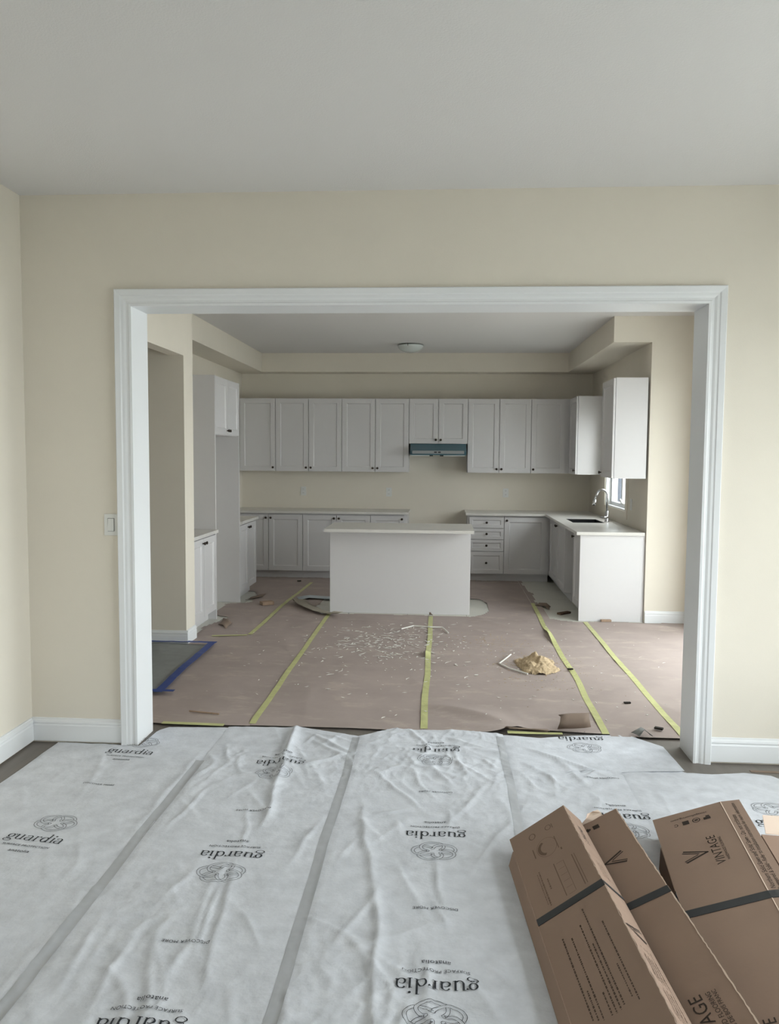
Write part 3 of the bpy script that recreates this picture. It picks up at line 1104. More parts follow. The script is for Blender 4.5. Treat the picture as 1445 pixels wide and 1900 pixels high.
NEAR = 1.15
PI = math.pi
SHEETS = [
    # label, x0, x1, far outline, left, right, z, creases, wrinkle, prints (x, y, rot), captions
    dict(label='white printed floor protection sheet lying along the baseboard of the left wall',
         x0=-2.155, x1=-1.235, y1=4.60, z=0.003, wr=0.55, seed=1,
         far=piecewise([(-2.16, 4.245), (-1.80, 4.238), (-1.66, 4.24), (-1.645, 4.48), (-1.60, 4.545), (-1.30, 4.565), (-1.2, 4.57)]),
         left=piecewise([(1.0, -2.18), (3.7, -2.162), (4.2, -2.139), (4.7, -2.13)]),
         cr=[(-1.30, 3.2, -1.29, 4.2, 0.02, 0.006), (-1.33, 1.6, -1.29, 2.6, 0.03, 0.006), (-1.45, 1.3, -1.25, 2.3, 0.02, 0.008)], n=7, hh=(0.002, 0.004),
         brands=[(-1.672, 4.135, -0.08), (-1.69, 3.145, -0.13)], caps=[(-1.662, 3.707, -0.08)]),
    dict(label='white printed floor protection sheet with a long wrinkle, second from the left wall',
         x0=-1.25, x1=-0.435, y1=4.61, z=0.0055, wr=1.15, seed=2,
         far=piecewise([(-1.3, 4.575), (-0.90, 4.595), (-0.84, 4.61), (-0.7, 4.57), (-0.5, 4.50), (-0.4, 4.47)]), left=None,
         cr=[(-0.86, 4.62, -0.82, 4.1, 0.024, 0.034), (-0.82, 4.15, -0.79, 3.72, 0.024, 0.026), (-0.79, 3.75, -0.77, 3.35, 0.018, 0.018), (-0.74, 4.50, -0.49, 4.22, 0.020, 0.014), (-0.72, 4.40, -0.48, 4.10, 0.02, 0.012), (-0.82, 3.1, -0.70, 2.2, 0.014, 0.008), (-0.95, 2.5, -0.80, 2.0, 0.018, 0.010)], n=26, hh=(0.004, 0.010),
         brands=[(-0.832, 4.045, PI), (-0.835, 3.082, PI), (-0.838, 2.10, PI)], caps=[(-0.838, 3.479, PI), (-0.831, 2.494, PI)]),
    dict(label='white printed floor protection sheet in the middle with upside-down lettering, beside the carton pile',
         x0=-0.465, x1=0.372, y1=4.64, z=0.008, wr=1.2, seed=3,
         far=piecewise([(-0.5, 4.47), (-0.42, 4.50), (-0.27, 4.62), (-0.2, 4.60), (0.1, 4.615), (0.3, 4.585), (0.4, 4.575)]), left=None,
         cr=[(-0.36, 3.6, -0.20, 2.6, 0.02, 0.012), (-0.22, 2.8, -0.16, 1.9, 0.016, 0.014), (-0.01, 3.1, 0.03, 2.7, 0.014, 0.010)], n=30, hh=(0.004, 0.010),
         brands=[(-0.016, 4.283, PI), (-0.011, 3.313, PI), (0.0, 2.330, PI)], caps=[(-0.013, 3.735, PI), (-0.005, 2.745, PI)]),
    dict(label='white printed floor protection sheet running under the leaning cartons',
         x0=0.358, x1=0.942, y1=4.62, z=0.0055, wr=0.95, seed=4,
         far=piecewise([(0.35, 4.575), (0.58, 4.54), (0.8, 4.60), (1.0, 4.62)]), left=None,
         right=piecewise([(1.0, 0.925), (3.9, 0.938), (4.08, 0.942), (4.11, 1.272), (4.46, 1.255), (4.62, 1.10), (4.7, 1.05)]),
         cr=[(0.50, 4.35, 0.86, 4.0, 0.016, 0.014), (0.45, 4.15, 0.62, 3.85, 0.014, 0.010), (0.62, 4.25, 0.72, 3.9, 0.014, 0.010)], n=9, hh=(0.003, 0.007),
         brands=[(0.812, 4.553, PI), (0.825, 3.562, PI)], caps=[(0.828, 3.985, PI)]),
    dict(label='white printed floor protection sheet ending short of the right-hand baseboard',
         x0=0.925, x1=1.90, y1=4.12, z=0.003, wr=0.45, seed=5,
         far=piecewise([(0.9, 4.22), (1.18, 4.22), (1.275, 4.10), (1.4, 4.095), (1.58, 4.13), (1.7, 4.10), (1.76, 4.02), (1.9, 3.9)]), left=None,
         cr=[], n=6, hh=(0.002, 0.005), brands=[(1.545, 3.545, 0.0)], caps=[]),
]
HF = []
for S in SHEETS:
    cr = S['cr'] + random_creases(S['n'], S['x0'], S['x1'], 1.9, 4.5, *S['hh'])
    hf0 = fleece_height(S['seed'], S['z'], cr, S['wr'])
    # keep the sheet down at its side borders so that neighbours lap cleanly
    def hf(x, y, h=hf0, S=S):
        return S['z'] + (h(x, y) - S['z']) * np.clip(np.minimum(x - S['x0'], (S['x1'] if S['seed'] != 4 else 9) - x) / 0.05 + 0.25, 0.25, 1)
    HF.append(hf)
    o = grid_object('floor_protection_sheet', sheet_mesh(S['x0'], S['x1'], NEAR, S['y1'], hf, 0.0095, far=S['far'], left=S['left'], right=S.get('right')), 'fleece')
    tag(o, S['label'], 'floor sheet', 'printed floor protection sheets')
    for b in S['brands']:
        brand_block(*b, hf, o)
    for cpt in S['caps']:
        discover(*cpt, hf, o)
# clear tape over the laps
for label, xs, ya, yb, wd in (('clear tape strip over the lap of the two sheets nearest the left wall', -1.262, 1.2, 4.05, 0.045),
                              ('clear tape strip along the left border of the middle floor sheet', -0.472, 1.2, 4.46, 0.042),
                              ('clear tape strip along the right border of the middle floor sheet', 0.352, 3.30, 4.53, 0.042)):
    def th(x, y):
        zz = 0 * x
        for k, S in enumerate(SHEETS):
            inside = (x > S['x0'] - 0.001) & (x < S['x1'] + 0.001)
            zz = np.where(inside, np.maximum(zz, HF[k](x, y)), zz)
        return zz + 0.0009
    wv = wander(xs, 0.006, 3, 2.0)
    o = grid_object('clear_tape_strip', sheet_mesh(xs - wd / 2, xs + wd / 2, ya, yb, th, 0.008, left=lambda t, wv=wv, wd=wd: wv(t) - wd / 2, right=lambda t, wv=wv, wd=wd: wv(t) + wd / 2), 'clear_tape')
    tag(o, label, 'tape')

# ------------------------------------------------------------------ kitchen floor paper
def inside_poly(x, y, poly):
    r = np.zeros(x.shape, bool)
    n = len(poly)
    for i in range(n):
        (x0, y0), (x1, y1) = poly[i], poly[(i + 1) % n]
        c_ = ((y0 > y) != (y1 > y)) & (x < (x1 - x0) * (y - y0) / (y1 - y0 + 1e-12) + x0)
        r ^= c_
    return r


BARE_R = [(1.02, 10.4), (1.03, 10.0), (1.07, 9.3), (1.055, 8.6), (1.10, 8.25), (1.10, 7.93), (1.2, 7.86), (1.36, 7.83), (2.3, 7.83), (2.3, 11), (1.02, 11)]
BARE_I = [(-1.22, 7.96), (-0.9, 7.985), (-0.1, 7.975), (0.30, 7.965), (0.44, 8.09), (0.51, 8.26), (0.49, 8.82), (0.45, 8.93), (0.28, 8.95), (-1.3, 8.95), (-1.32, 8.3)]
BARE_L = [(-2.9, 6.60), (-2.19, 6.62), (-2.19, 6.9), (-2.18, 7.4), (-2.10, 7.58), (-2.09, 7.70), (-2.3, 7.80), (-2.3, 8.38), (-2.08, 8.5), (-2.10, 8.9), (-2.17, 9.2), (-2.9, 9.25)]


def rosin_height(seed, extra=()):
    def h(x, y):
        jit = 0.0035 * vnoise(x * 1.5, y * 1.2, seed) + 0.0045 * (1 - np.abs(2 * vnoise(x * 2.2 + y, y * 2.0 - x * 0.5, seed + 3) - 1)) ** 5
        z = FT + 0.001 + jit * np.clip((y - 4.62) / 0.1, 0.1, 1)
        for c_ in extra:
            z = z + crease(x, y, c_)
        return z
    return h


def bare(x, y):
    jx, jy = 0.05 * (vnoise(x * 6, y * 6, 21) - 0.5), 0.05 * (vnoise(x * 6, y * 6, 22) - 0.5)
    X, Y = x + jx, y + jy
    return ((x < PX + 0.002) & (y < PY1 + 0.02)) | inside_poly(X, Y, BARE_R) | inside_poly(X, Y, BARE_I) | inside_poly(X, Y, BARE_L) | (Y > 10.315)


PAPERS = [
    ('brown floor paper strip beside the blue-taped patch', -2.74, -1.125, 4.60, 10.4, ()),
    ('brown floor paper strip with most of the white flakes on it', -1.125, -0.09, 4.60, 10.4, ()),
    ('brown floor paper strip carrying the sawdust heap', -0.09, 0.995, 4.605, 10.4, ((-0.05, 5.05, 0.46, 4.72, 0.10, 0.035), (0.1, 4.66, 0.5, 4.64, 0.06, 0.02), (0.3, 7.85, 0.7, 7.45, 0.05, 0.012))),
    ('narrow brown floor paper strip between two yellow tapes', 0.995, 1.41, 4.61, 10.4, ()),
    ('brown floor paper strip in the bright light by the patio door', 1.41, BX - 0.002, 4.615, 7.84, ((1.6, 7.75, 2.2, 7.6, 0.06, 0.03),)),
]
for i, (label, xa, xb, ya, yb, ex) in enumerate(PAPERS):
    nf = wander(ya, 0.018, 2.3, i + 1.0)
    if i == 2:
        nf = piecewise([(-0.1, 4.60), (0.10, 4.615), (0.28, 4.60), (0.36, 4.62), (0.47, 4.69), (0.62, 4.665), (0.9, 4.64), (1.0, 4.63)])
    o = grid_object('floor_paper', sheet_mesh(xa + 0.001, xb - 0.001, ya, yb, rosin_height(30 + i, ex), 0.022, near=nf, drop=bare), 'rosin_paper')
    tag(o, label, 'floor paper', 'brown paper strips on the kitchen floor')


def tape(label, pts, wd, mat, z=0.0018, name='masking_tape', waver=0.006, extra=None, cat='tape'):
    pts = np.array(pts, float)
    seglen = np.linalg.norm(np.diff(pts, axis=0), axis=1)
    s = np.concatenate([[0], np.cumsum(seglen)])
    n = max(4, int(s[-1] / 0.03))
    u = np.linspace(0, s[-1], n)
    p = np.stack([np.interp(u, s, pts[:, 0]), np.interp(u, s, pts[:, 1])], 1)
    t = np.gradient(p, axis=0)
    t /= np.linalg.norm(t, axis=1, keepdims=True)
    nr = np.stack([-t[:, 1], t[:, 0]], 1)
    p = p + nr * (waver * 2 * (vnoise(u * 1.7, u * 0 + p[0, 0] * 7, 40) - 0.5)).reshape(-1, 1)
    V = []
    for k in (-1, -0.3, 0.3, 1):
        q = p + nr * wd / 2 * k
        zz = np.maximum.reduce([rosin_height(30 + j, PAPERS[j][5])(q[:, 0], q[:, 1]) for j in range(5)]) + z
        if extra is not None:
            zz = zz + extra(u, k)
        V.append(np.column_stack([q, zz]))
    V = np.concatenate(V)
    f = [(k * n + i, k * n + i + 1, (k + 1) * n + i + 1, (k + 1) * n + i) for k in range(3) for i in range(n - 1)]
    # give the ribbon a thickness
    m = len(V)
    B = V.copy()
    B[:, 2] -= 0.0008
    V2 = np.concatenate([V, B])
    f2 = f + [tuple(m + i for i in reversed(q)) for q in f]
    for k, rev in ((0, False), (3, True)):
        for i in range(n - 1):
            a, b = k * n + i, k * n + i + 1
            f2.append((a, m + a, m + b, b) if not rev else (b, m + b, m + a, a))
    me = bpy.data.meshes.new(name)
    me.from_pydata(V2.tolist(), [], f2)
    me.materials.append(MATS[mat])
    return tag(link(name, me), label, cat)


def bumpy(c_, w_, h_):
    return lambda u, k: h_ * np.exp(-((u - c_) / w_) ** 2) * (0.6 + 0.4 * k)


tape('yellow masking tape seam running from the island foot toward the opening', [(-0.09, 4.63), (-0.095, 7.93)], 0.043, 'yellow_tape', extra=bumpy(1.75, 0.09, 0.03))
tape('yellow masking tape seam passing left of the island', [(-1.117, 4.63), (-1.128, 7.96)], 0.040, 'yellow_tape')
tape('faint yellow masking tape seam between the fridge recess and the island', [(-1.70, 6.95), (-1.69, 8.3), (-1.63, 9.9)], 0.040, 'yellow_tape')
tape('rumpled yellow masking tape seam beside the sawdust heap', [(0.985, 4.63), (0.995, 7.2), (1.005, 8.75)], 0.043, 'yellow_tape', waver=0.012, extra=bumpy(2.55, 0.2, 0.03))
tape('yellow masking tape seam running from the white end panel to the right jamb', [(1.412, 4.64), (1.41, 7.80)], 0.043, 'yellow_tape')
tape('yellow masking tape strip across the threshold near the left jamb', [(-1.66, 4.595), (-1.28, 4.59)], 0.040, 'yellow_tape', z=0.004)
tape('pale yellow masking tape strip across the threshold by the brown paper scrap', [(0.40, 4.60), (0.72, 4.61)], 0.03, 'yellow_tape', z=0.004)
tape('short faint yellow tape piece lying beside the pier baseboard', [(-2.02, 6.86), (-1.72, 6.93)], 0.04, 'yellow_tape', z=0.003)

# blue-taped grey sheet at the hall opening
vq = sheet_mesh(-3.2, -1.90, 5.155, 6.53, lambda x, y: FT + 0.008 + 0.007 * vnoise(x * 3, y * 3, 60) + 0.006 * (1 - np.abs(2 * vnoise(x * 4 + y, y * 4, 61) - 1)) ** 5, 0.02,
                right=piecewise([(5.0, -1.885), (6.6, -1.93)]))
gs = tag(grid_object('floor_patch_sheet', vq, 'fleece_grey'), 'grey protection sheet edged with blue tape at the hall opening', 'floor sheet')
for lab, pts, wd in (('blue painter tape along the far edge of the grey floor sheet', [(-3.2, 6.535), (-1.885, 6.548)], 0.05),
                     ('blue painter tape along the side of the grey floor sheet', [(-1.885, 5.12), (-1.925, 6.55)], 0.06),
                     ('blue painter tape along the near edge of the grey floor sheet', [(-3.2, 5.15), (-1.78, 5.165)], 0.045)):
    tape(lab, pts, wd, 'blue_tape', z=0.024, name='painter_tape')

# ------------------------------------------------------------------ debris
def floor_z(x, y):
    return float(np.max([rosin_height(30 + j, PAPERS[j][5])(np.array([x]), np.array([y]))[0] for j in range(5)]))


def mound(label, cx_, cy_, rx, ry, hz):
    n = 46
    V, Fq = [], []
    g = np.linspace(-1, 1, n)
    X, Y = np.meshgrid(g, g)
    rr = np.sqrt(X ** 2 + Y ** 2) + 0.35 * (vnoise(X * 2.2, Y * 2.2, 70) - 0.5)
    z = hz * np.clip(1 - rr, 0, 1) ** 1.4 * (0.6 + 0.8 * vnoise(X * 4, Y * 4, 71)) + hz * 0.14 * vnoise(X * 14, Y * 14, 72) * (rr < 0.95)
    wx, wy = cx_ + X * rx, cy_ + Y * ry
    base = np.max([rosin_height(30 + j, PAPERS[j][5])(wx, wy) for j in range(2, 4)], axis=0)
    zz = base + 0.0012 + z
    v = np.stack([wx, wy, zz], -1).reshape(-1, 3)
    idx = np.arange(n * n).reshape(n, n)
    q = np.stack([idx[:-1, :-1], idx[:-1, 1:], idx[1:, 1:], idx[1:, :-1]], -1).reshape(-1, 4)
    cen = rr.reshape(-1)[q].mean(1)
    q = q[cen < 0.98 + 0.0]
    return tag(grid_object('sawdust_heap', (v, q), 'sawdust'), label, 'sawdust')


mound('heap of pale sawdust beside the rumpled yellow tape seam', 0.745, 6.13, 0.165, 0.27, 0.10)

# thin film of dust and flakes: nobody could count these
rnd2 = random.Random(11)


def flakes(name, label, n, cx_, cy_, sx, sy, smin, smax, mat, long=1.0):
    mb = MB()
    for _ in range(n):
        x, y = rnd2.gauss(cx_, sx), rnd2.gauss(cy_, sy)
        if not (-1.9 < x < 2.2 and 4.75 < y < 7.8):
            continue
        z = floor_z(x, y) + 0.0012
        a, L, w_ = rnd2.uniform(0, PI), rnd2.uniform(smin, smax) * rnd2.uniform(1, long), rnd2.uniform(smin, smax) * 0.55
        ux, uy = math.cos(a), math.sin(a)
        b = rnd2.uniform(-0.3, 0.3) * L
        P_ = [(x - ux * L / 2, y - uy * L / 2), (x + uy * w_ / 2, y - ux * w_ / 2), (x + ux * L / 2 - uy * b, y + uy * L / 2 + ux * b), (x - uy * w_ / 2, y + ux * w_ / 2)]
        mb.prism([(px, py, z + 0.002 * rnd2.random()) for px, py in P_], (0, 0, 0.0015))
    o = mb.build(name, mat)
    tag(o, label, 'debris')
    o['kind'] = 'stuff'


flakes('paint_flakes', 'white flakes scattered over the brown floor paper before the island', 300, -0.45, 6.75, 0.30, 0.42, 0.012, 0.032, 'paint_flake', 3.0)
flakes('paint_flakes', 'sparse white flakes scattered over the whole kitchen floor', 240, 0.0, 6.3, 0.95, 0.95, 0.009, 0.02, 'paint_flake', 2.0)
flakes('wood_shavings', 'loose sawdust crumbs scattered around the sawdust heap', 330, 0.70, 6.12, 0.20, 0.28, 0.005, 0.013, 'sawdust', 1.8)
flakes('wood_shavings', 'loose sawdust crumbs trailing from the heap toward the island', 120, 0.45, 6.9, 0.22, 0.14, 0.006, 0.014, 'sawdust', 1.8)


def strip(name, label, pts, r, mat):
    P_ = [(x, y, floor_z(x, y) + r + dz_) for x, y, dz_ in pts]
    return tag(MB().tube(P_, r, 6).build(name, mat), label, 'debris')


strip('trim_offcut', 'thin bent white strip hooked around the sawdust heap', [(0.575, 6.43, 0.0), (0.52, 6.27, 0.004), (0.462, 6.14, 0), (0.53, 5.99, 0), (0.65, 5.855, 0)], 0.006, 'paint_flake')
strip('trim_offcut', 'thin wavy white strip across the central tape seam near the island', [(-0.36, 7.30, 0), (-0.25, 7.42, 0.006), (-0.09, 7.37, 0.008), (0.02, 7.38, 0.004), (0.075, 7.17, 0)], 0.006, 'paint_flake')
strip('wood_sliver', 'thin brown wood sliver on the paper near the left jamb', [(-1.56, 4.80, 0), (-1.36, 4.76, 0)], 0.005, 'offcut_wood')


def block(name, label, x, y, lx_, ly_, lz_, rz, mat, z=None):
    z = floor_z(x, y) + 0.0012 if z is None else z
    c_, s_ = math.cos(rz), math.sin(rz)
    P_ = [(x + a * c_ - b * s_, y + a * s_ + b * c_, z) for a, b in ((-lx_ / 2, -ly_ / 2), (lx_ / 2, -ly_ / 2), (lx_ / 2, ly_ / 2), (-lx_ / 2, ly_ / 2))]
    return tag(MB().prism(P_, (0, 0, lz_)).build(name, mat, bevel=0.002), label, 'debris')


block('wood_offcut', 'small brown wood offcut on the paper before the fridge recess', -1.86, 8.37, 0.13, 0.09, 0.035, 0.6, 'offcut_wood')
block('wood_offcut', 'small wood wedge against the foot of the white end panel', 1.62, 7.845, 0.10, 0.035, 0.02, 0.05, 'offcut_wood')
block('wood_offcut', 'dark offcut lying on bare tile before the dishwasher gap', 1.27, 8.22, 0.16, 0.05, 0.02, 0.7, 'kraft_dark', FT)
block('floor_debris', 'dark speck of debris at the foot of the back cabinets', -1.80, 9.98, 0.05, 0.03, 0.012, 0.2, 'crevice')
block('floor_debris', 'small dark chip lying next to the sawdust heap', 0.985, 6.0, 0.04, 0.02, 0.01, 0.1, 'crevice', floor_z(0.985, 6.0) + 0.006)
block('floor_debris', 'small dark chip between the two right-hand tape seams', 1.23, 5.22, 0.045, 0.018, 0.01, 0.1, 'crevice')
block('floor_debris', 'dark scrap near the foot of the right jamb', 1.30, 4.72, 0.05, 0.025, 0.012, -0.5, 'crevice')


def curled(name, label, path, width_dir, mat, th=0.003):
    """A curled paper scrap: a profile of points swept by width_dir, with a thickness."""
    P_ = [Vector(p) for p in path]
    n = len(P_)
    W_ = Vector(width_dir)
    rows = 5
    V, Fq = [], []
    for k in range(rows):
        s = k / (rows - 1)
        for i, p in enumerate(P_):
            V.append(tuple(p + W_ * s + Vector((0.012 * math.sin(3.1 * s + i), 0.01 * math.cos(4 * s + i * 1.7), 0))))
    for k in range(rows - 1):
        for i in range(n - 1):
            a = k * n + i
            Fq.append((a, a + 1, a + n + 1, a + n))
    o = MB().quad_mesh(V, Fq).build(name, mat, None, True)
    md = o.modifiers.new('thickness', 'SOLIDIFY')
    md.thickness = th
    md.offset = 1
    return tag(o, label, 'paper scrap')


zf = FT + 0.006
curled('paper_scrap', 'torn brown paper scrap standing at the edge of the kitchen paper', [(0.70, 4.665, zf + 0.004), (0.70, 4.655, zf + 0.05), (0.705, 4.68, zf + 0.078), (0.71, 4.72, zf + 0.07)], (0.20, 0.05, 0.006), 'scrap_paper')
curled('paper_scrap', 'lifted torn edge of brown paper beside the paper scrap', [(0.38, 4.645, zf + 0.002), (0.385, 4.635, zf + 0.022), (0.40, 4.615, zf + 0.02)], (0.26, 0.01, -0.016), 'scrap_paper')
curled('paper_scrap', 'curled brown paper flap peeled up at the left foot of the island', [(-1.50, 8.62, zf), (-1.47, 8.45, zf + 0.05), (-1.38, 8.28, zf + 0.03), (-1.18, 8.02, zf + 0.012), (-1.02, 7.86, zf + 0.018), (-0.96, 7.84, zf + 0.045)], (-0.11, -0.05, 0.012), 'rosin_underside')
curled('film_scrap', 'pale bluish film scrap lying behind the left corner of the island', [(-1.62, 8.82, zf + 0.004), (-1.50, 8.93, zf + 0.012), (-1.30, 8.9, zf + 0.008), (-1.20, 8.85, zf + 0.012)], (0.05, -0.20, 0.004), 'pale_film')
curled('paper_scrap', 'torn flap of brown paper bent up in front of the island', [(-0.115, 8.0, zf), (-0.12, 7.97, zf + 0.02), (-0.125, 7.95, zf + 0.035)], (0.04, 0.0, 0.0), 'scrap_paper')
curled('paper_scrap', 'torn brown paper tongue on bare tile beside the sink cabinets', [(1.02, 8.62, zf + 0.003), (1.10, 8.50, zf + 0.02), (1.13, 8.38, zf + 0.004)], (0.06, 0.16, 0.0), 'scrap_paper')
curled('paper_scrap', 'torn brown paper at the foot of the base cabinet beside the pier', [(-2.13, 7.62, zf), (-2.05, 7.50, zf + 0.016), (-1.99, 7.40, zf + 0.004)], (0.03, -0.26, 0.0), 'scrap_paper')
curled('paper_scrap', 'torn dark paper corner past the far fridge gable', [(-2.16, 8.62, zf), (-2.06, 8.70, zf + 0.018), (-2.02, 8.86, zf + 0.004)], (0.02, 0.18, 0.0), 'scrap_paper')
curled('paper_scrap', 'pale paper shred caught on the sheet edge by the right jamb', [(1.12, 4.63, zf + 0.008), (1.17, 4.66, zf + 0.035), (1.21, 4.62, zf + 0.012)], (0.03, -0.05, 0.0), 'fleece_grey')

# the hardwood next to the right-hand wall shows a pale plank end
tag(MB().prism([(1.62, 4.150, 0.0005), (1.80, 4.142, 0.0005), (1.80, 4.168, 0.0005), (1.62, 4.172, 0.0005)], (0, 0, 0.003)).build('floor_strip', 'scrap_paper'), 'narrow pale strip lying on the dark floor by the right baseboard', 'floor strip')

# ------------------------------------------------------------------ flooring cartons
D1 = Vector((-0.077, 0.997, 0)).normalized()
D3 = Vector((0.112, 0.994, 0)).normalized()
SH = 0.012                                   # sheets under the cartons


def carton(label, prof, d, length, lips=True):
    """prof: far-end cross-section corners A (face, low), B (face, high), G (far side), K (bottom)."""
    A, B, G, K = [Vector(p) for p in prof]
    e = empty('flooring_carton', tuple(K))
    tag(e, label, 'carton', 'flooring cartons heaped on the sheets')
    back = -d * length
    mb = MB()
    # corrugated shell: slightly wavy free edge along B
    n = 60
    V, Fq = [], []
    for i in range(n + 1):
        s = i / n
        wob = 0.0014 * math.sin(i * 2.1) + 0.001 * math.sin(i * 5.3)
        for q, P_ in enumerate((A, B, G, K)):
            p = P_ + back * s
            if q == 1:
                p = p + (B - A).normalized() * wob
            V.append(tuple(p))
    for i in range(n):
        for q in range(4):
            a, b = i * 4 + q, i * 4 + (q + 1) % 4
            Fq.append((a, b, b + 4, a + 4))
    Fq.append((n * 4, n * 4 + 1, n * 4 + 2, n * 4 + 3))
    Fq.append((3, 2, 1, 0))
    mb.quad_mesh(V, Fq).build('body', 'kraft', e)
    return e


class Face:
    """A carton face: origin at the far corner, u across the face, v toward the near end (lengthwise)."""

    def __init__(self, parent, A, B, d, lift=0.0008):
        self.p = parent
        self.A = Vector(A)
        self.u = (Vector(B) - Vector(A)).normalized()
        self.w = (Vector(B) - Vector(A)).length
        self.v = -Vector(d)
        self.n = self.u.cross(-self.v).normalized()
        if self.n.z < 0:
            self.n = -self.n
        self.lift = lift

    def pt(self, a, b, h=0.0):
        return self.A + self.u * a + self.v * b + self.n * (self.lift + h)

    def put(self, name, vf, a, b, read, up, mat='carton_ink', scale=1.0):
        """Place a flat mark at (a,b); read / up are 2-vectors in (u, v) for its x and y axes."""
        v, f = vf
        P_ = []
        for x, y in np.asarray(v) * scale:
            P_.append(tuple(self.pt(a + read[0] * x + up[0] * y, b + read[1] * x + up[1] * y)))
        me = bpy.data.meshes.new(name)
        me.from_pydata(P_, [], f)
        me.materials.append(MATS[mat])
        o = link(name, me, self.p)
        if name == 'printed_small_print':
            o['kind'] = 'stuff'                  # words too small to read or tell apart
        return o

    def bar(self, name, a0, a1, b0, b1, mat, h=0.0012):
        c_ = [self.pt(a0, b0), self.pt(a1, b0), self.pt(a1, b1), self.pt(a0, b1)]
        return MB().prism(c_, self.n * h).build(name, mat, self.p)


def v_logo(sz):
    """A striped V: each arm a thick outer stroke with a thinner one inside it."""
    P_ = []
    for sx in (-1, 1):
        a, b = np.array([sx * 0.03, -0.5]), np.array([sx * 0.52, 0.5])
        dn = (b - a) / np.linalg.norm(b - a)
        inward = np.array([-sx * dn[1], sx * dn[0]])
        P_.append((np.array([a, b, b + inward * 0.11, a + inward * 0.11 * (1 if sx < 0 else 0.6)]), [(0, 1, 2, 3)]))
        a2, b2 = a + dn * (0.36 if sx > 0 else 0.42) + inward * 0.16, b + inward * 0.16
        P_.append((np.array([a2, b2, b2 + inward * 0.06, a2 + inward * 0.06]), [(0, 1, 2, 3)]))
    v, f = joined(P_)
    return v * sz, f


def rects(lst):
    return joined([(np.array([(x0, y0), (x1, y0), (x1, y1), (x0, y1)]), [(0, 1, 2, 3)]) for x0, x1, y0, y1 in lst])


def fine_print(rows, seed):
    """Rows of tiny words too small to read: short uneven bars."""
    rr = random.Random(seed)
    out = []
    for x0, x1, y, h in rows:
        x = x0
        while x < x1:
            L = rr.uniform(0.004, 0.014)
            k = rr.uniform(0.55, 0.95)
            out.append((x, min(x + L, x1), y - h * k / 2, y + h * k / 2))
            x += L + rr.uniform(0.002, 0.004)
    return rects(out)


L1 = 1.5
A1, B1, G1 = Vector((0.292, 3.170, 0.072)), Vector((0.508, 3.187, 0.217)), Vector((0.578, 3.192, 0.154))
K1 = Vector((0.362, 3.175, SH + 0.002))
c1 = carton('brown flooring carton leaning leftmost on the pile, with technical diagrams on its face', (A1, B1, G1, K1), D1, L1)
A2, C2 = Vector((0.480, 3.19, 0.080)), Vector((0.722, 3.20, 0.205))
G2, K2 = C2 + Vector((0.018, 0, -0.034)), Vector((0.528, 3.192, 0.043))
c2 = carton('brown flooring carton with a torn far end, wedged under the leftmost carton', (A2, C2, G2, K2), D1, L1)
A3, B3 = Vector((0.907, 3.344, 0.095)), Vector((1.172, 3.312, 0.200))
F3 = Vector((1.245, 3.303, 0.216))
K3 = Vector((0.937, 3.342, SH + 0.002))
c3 = empty('flooring_carton', tuple(K3))
tag(c3, 'brown flooring carton with a printed side panel, leaning against the rightmost carton', 'carton', 'flooring cartons heaped on the sheets')
G3 = Vector((1.272, 3.30, 0.146))
poly = [A3, B3, F3, G3, K3]
MB().prism(poly, -D3 * L1).build('body', 'kraft', c3)
c4 = empty('flooring_carton', (1.42, 2.5, SH))
tag(c4, 'brown flooring carton lying flat at the right, its end flap open', 'carton', 'flooring cartons heaped on the sheets')
P4 = [Vector((1.282, 3.16, SH)), Vector((1.56, 3.13, SH)), Vector((1.56, 3.13, 0.138)), Vector((1.282, 3.16, 0.138))]
MB().prism(P4, -D3 * 1.35).build('body', 'kraft', c4)
MB().prism([Vector((1.30, 3.163, 0.138)), Vector((1.55, 3.135, 0.138)), Vector((1.545, 3.20, 0.19)), Vector((1.31, 3.225, 0.185))], (0.001, 0.001, 0.003)).build('end_flap', 'kraft_edge', c4)

# hanging flaps of cartons 1 and 3 (dark, bent down to the floor)
MB().prism([A1 - D1 * 0.10, Vector((0.285, 3.07, SH + 0.001)), Vector((0.285, 3.07, SH + 0.001)) - D1 * 1.3, A1 - D1 * 1.4], (-0.003, 0, 0.001)).build('side_flap', 'kraft', c1)
MB().prism([A3 - D3 * 0.24, Vector((0.872, 3.09, SH + 0.001)), Vector((0.872, 3.09, SH + 0.001)) - D3 * 0.35, A3 - D3 * 0.56], (-0.003, 0, 0.001)).build('side_flap', 'kraft_dark', c3)
# torn end of carton 2
tz = [(0.575, 3.192, 0.128), (0.60, 3.193, 0.160), (0.606, 3.20, 0.178), (0.625, 3.22, 0.176), (0.632, 3.21, 0.186), (0.652, 3.215, 0.190), (0.662, 3.205, 0.184), (0.668, 3.196, 0.176), (0.66, 3.19, 0.150)]
MB().prism([Vector(p) for p in tz], (0.0, -0.003, 0.001)).build('torn_flap', 'kraft_edge', c2)

F1 = Face(c1, A1, B1, D1)
S1 = Face(c1, B1, G1, D1)
F2 = Face(c2, A2, C2, D1)
F3f = Face(c3, A3, B3, D3)
S3 = Face(c3, B3, F3, D3)
W1, W2, W3 = F1.w, F2.w, F3f.w
# straps
F1.bar('strap', 0.0, W1, 0.565, 0.602, 'strap')
S1.bar('strap', 0.0, S1.w, 0.572, 0.590, 'strap', 0.0009)
F2.bar('strap', 0.0, W2, 0.580, 0.617, 'strap')
F3f.bar('strap', 0.0, W3, 0.694, 0.737, 'strap')
S3.bar('strap', 0.0, S3.w, 0.694, 0.737, 'strap')
S3.bar('crease', -0.0015, 0.0015, 0.0, L1 - 0.01, 'kraft_edge', 0.0004)


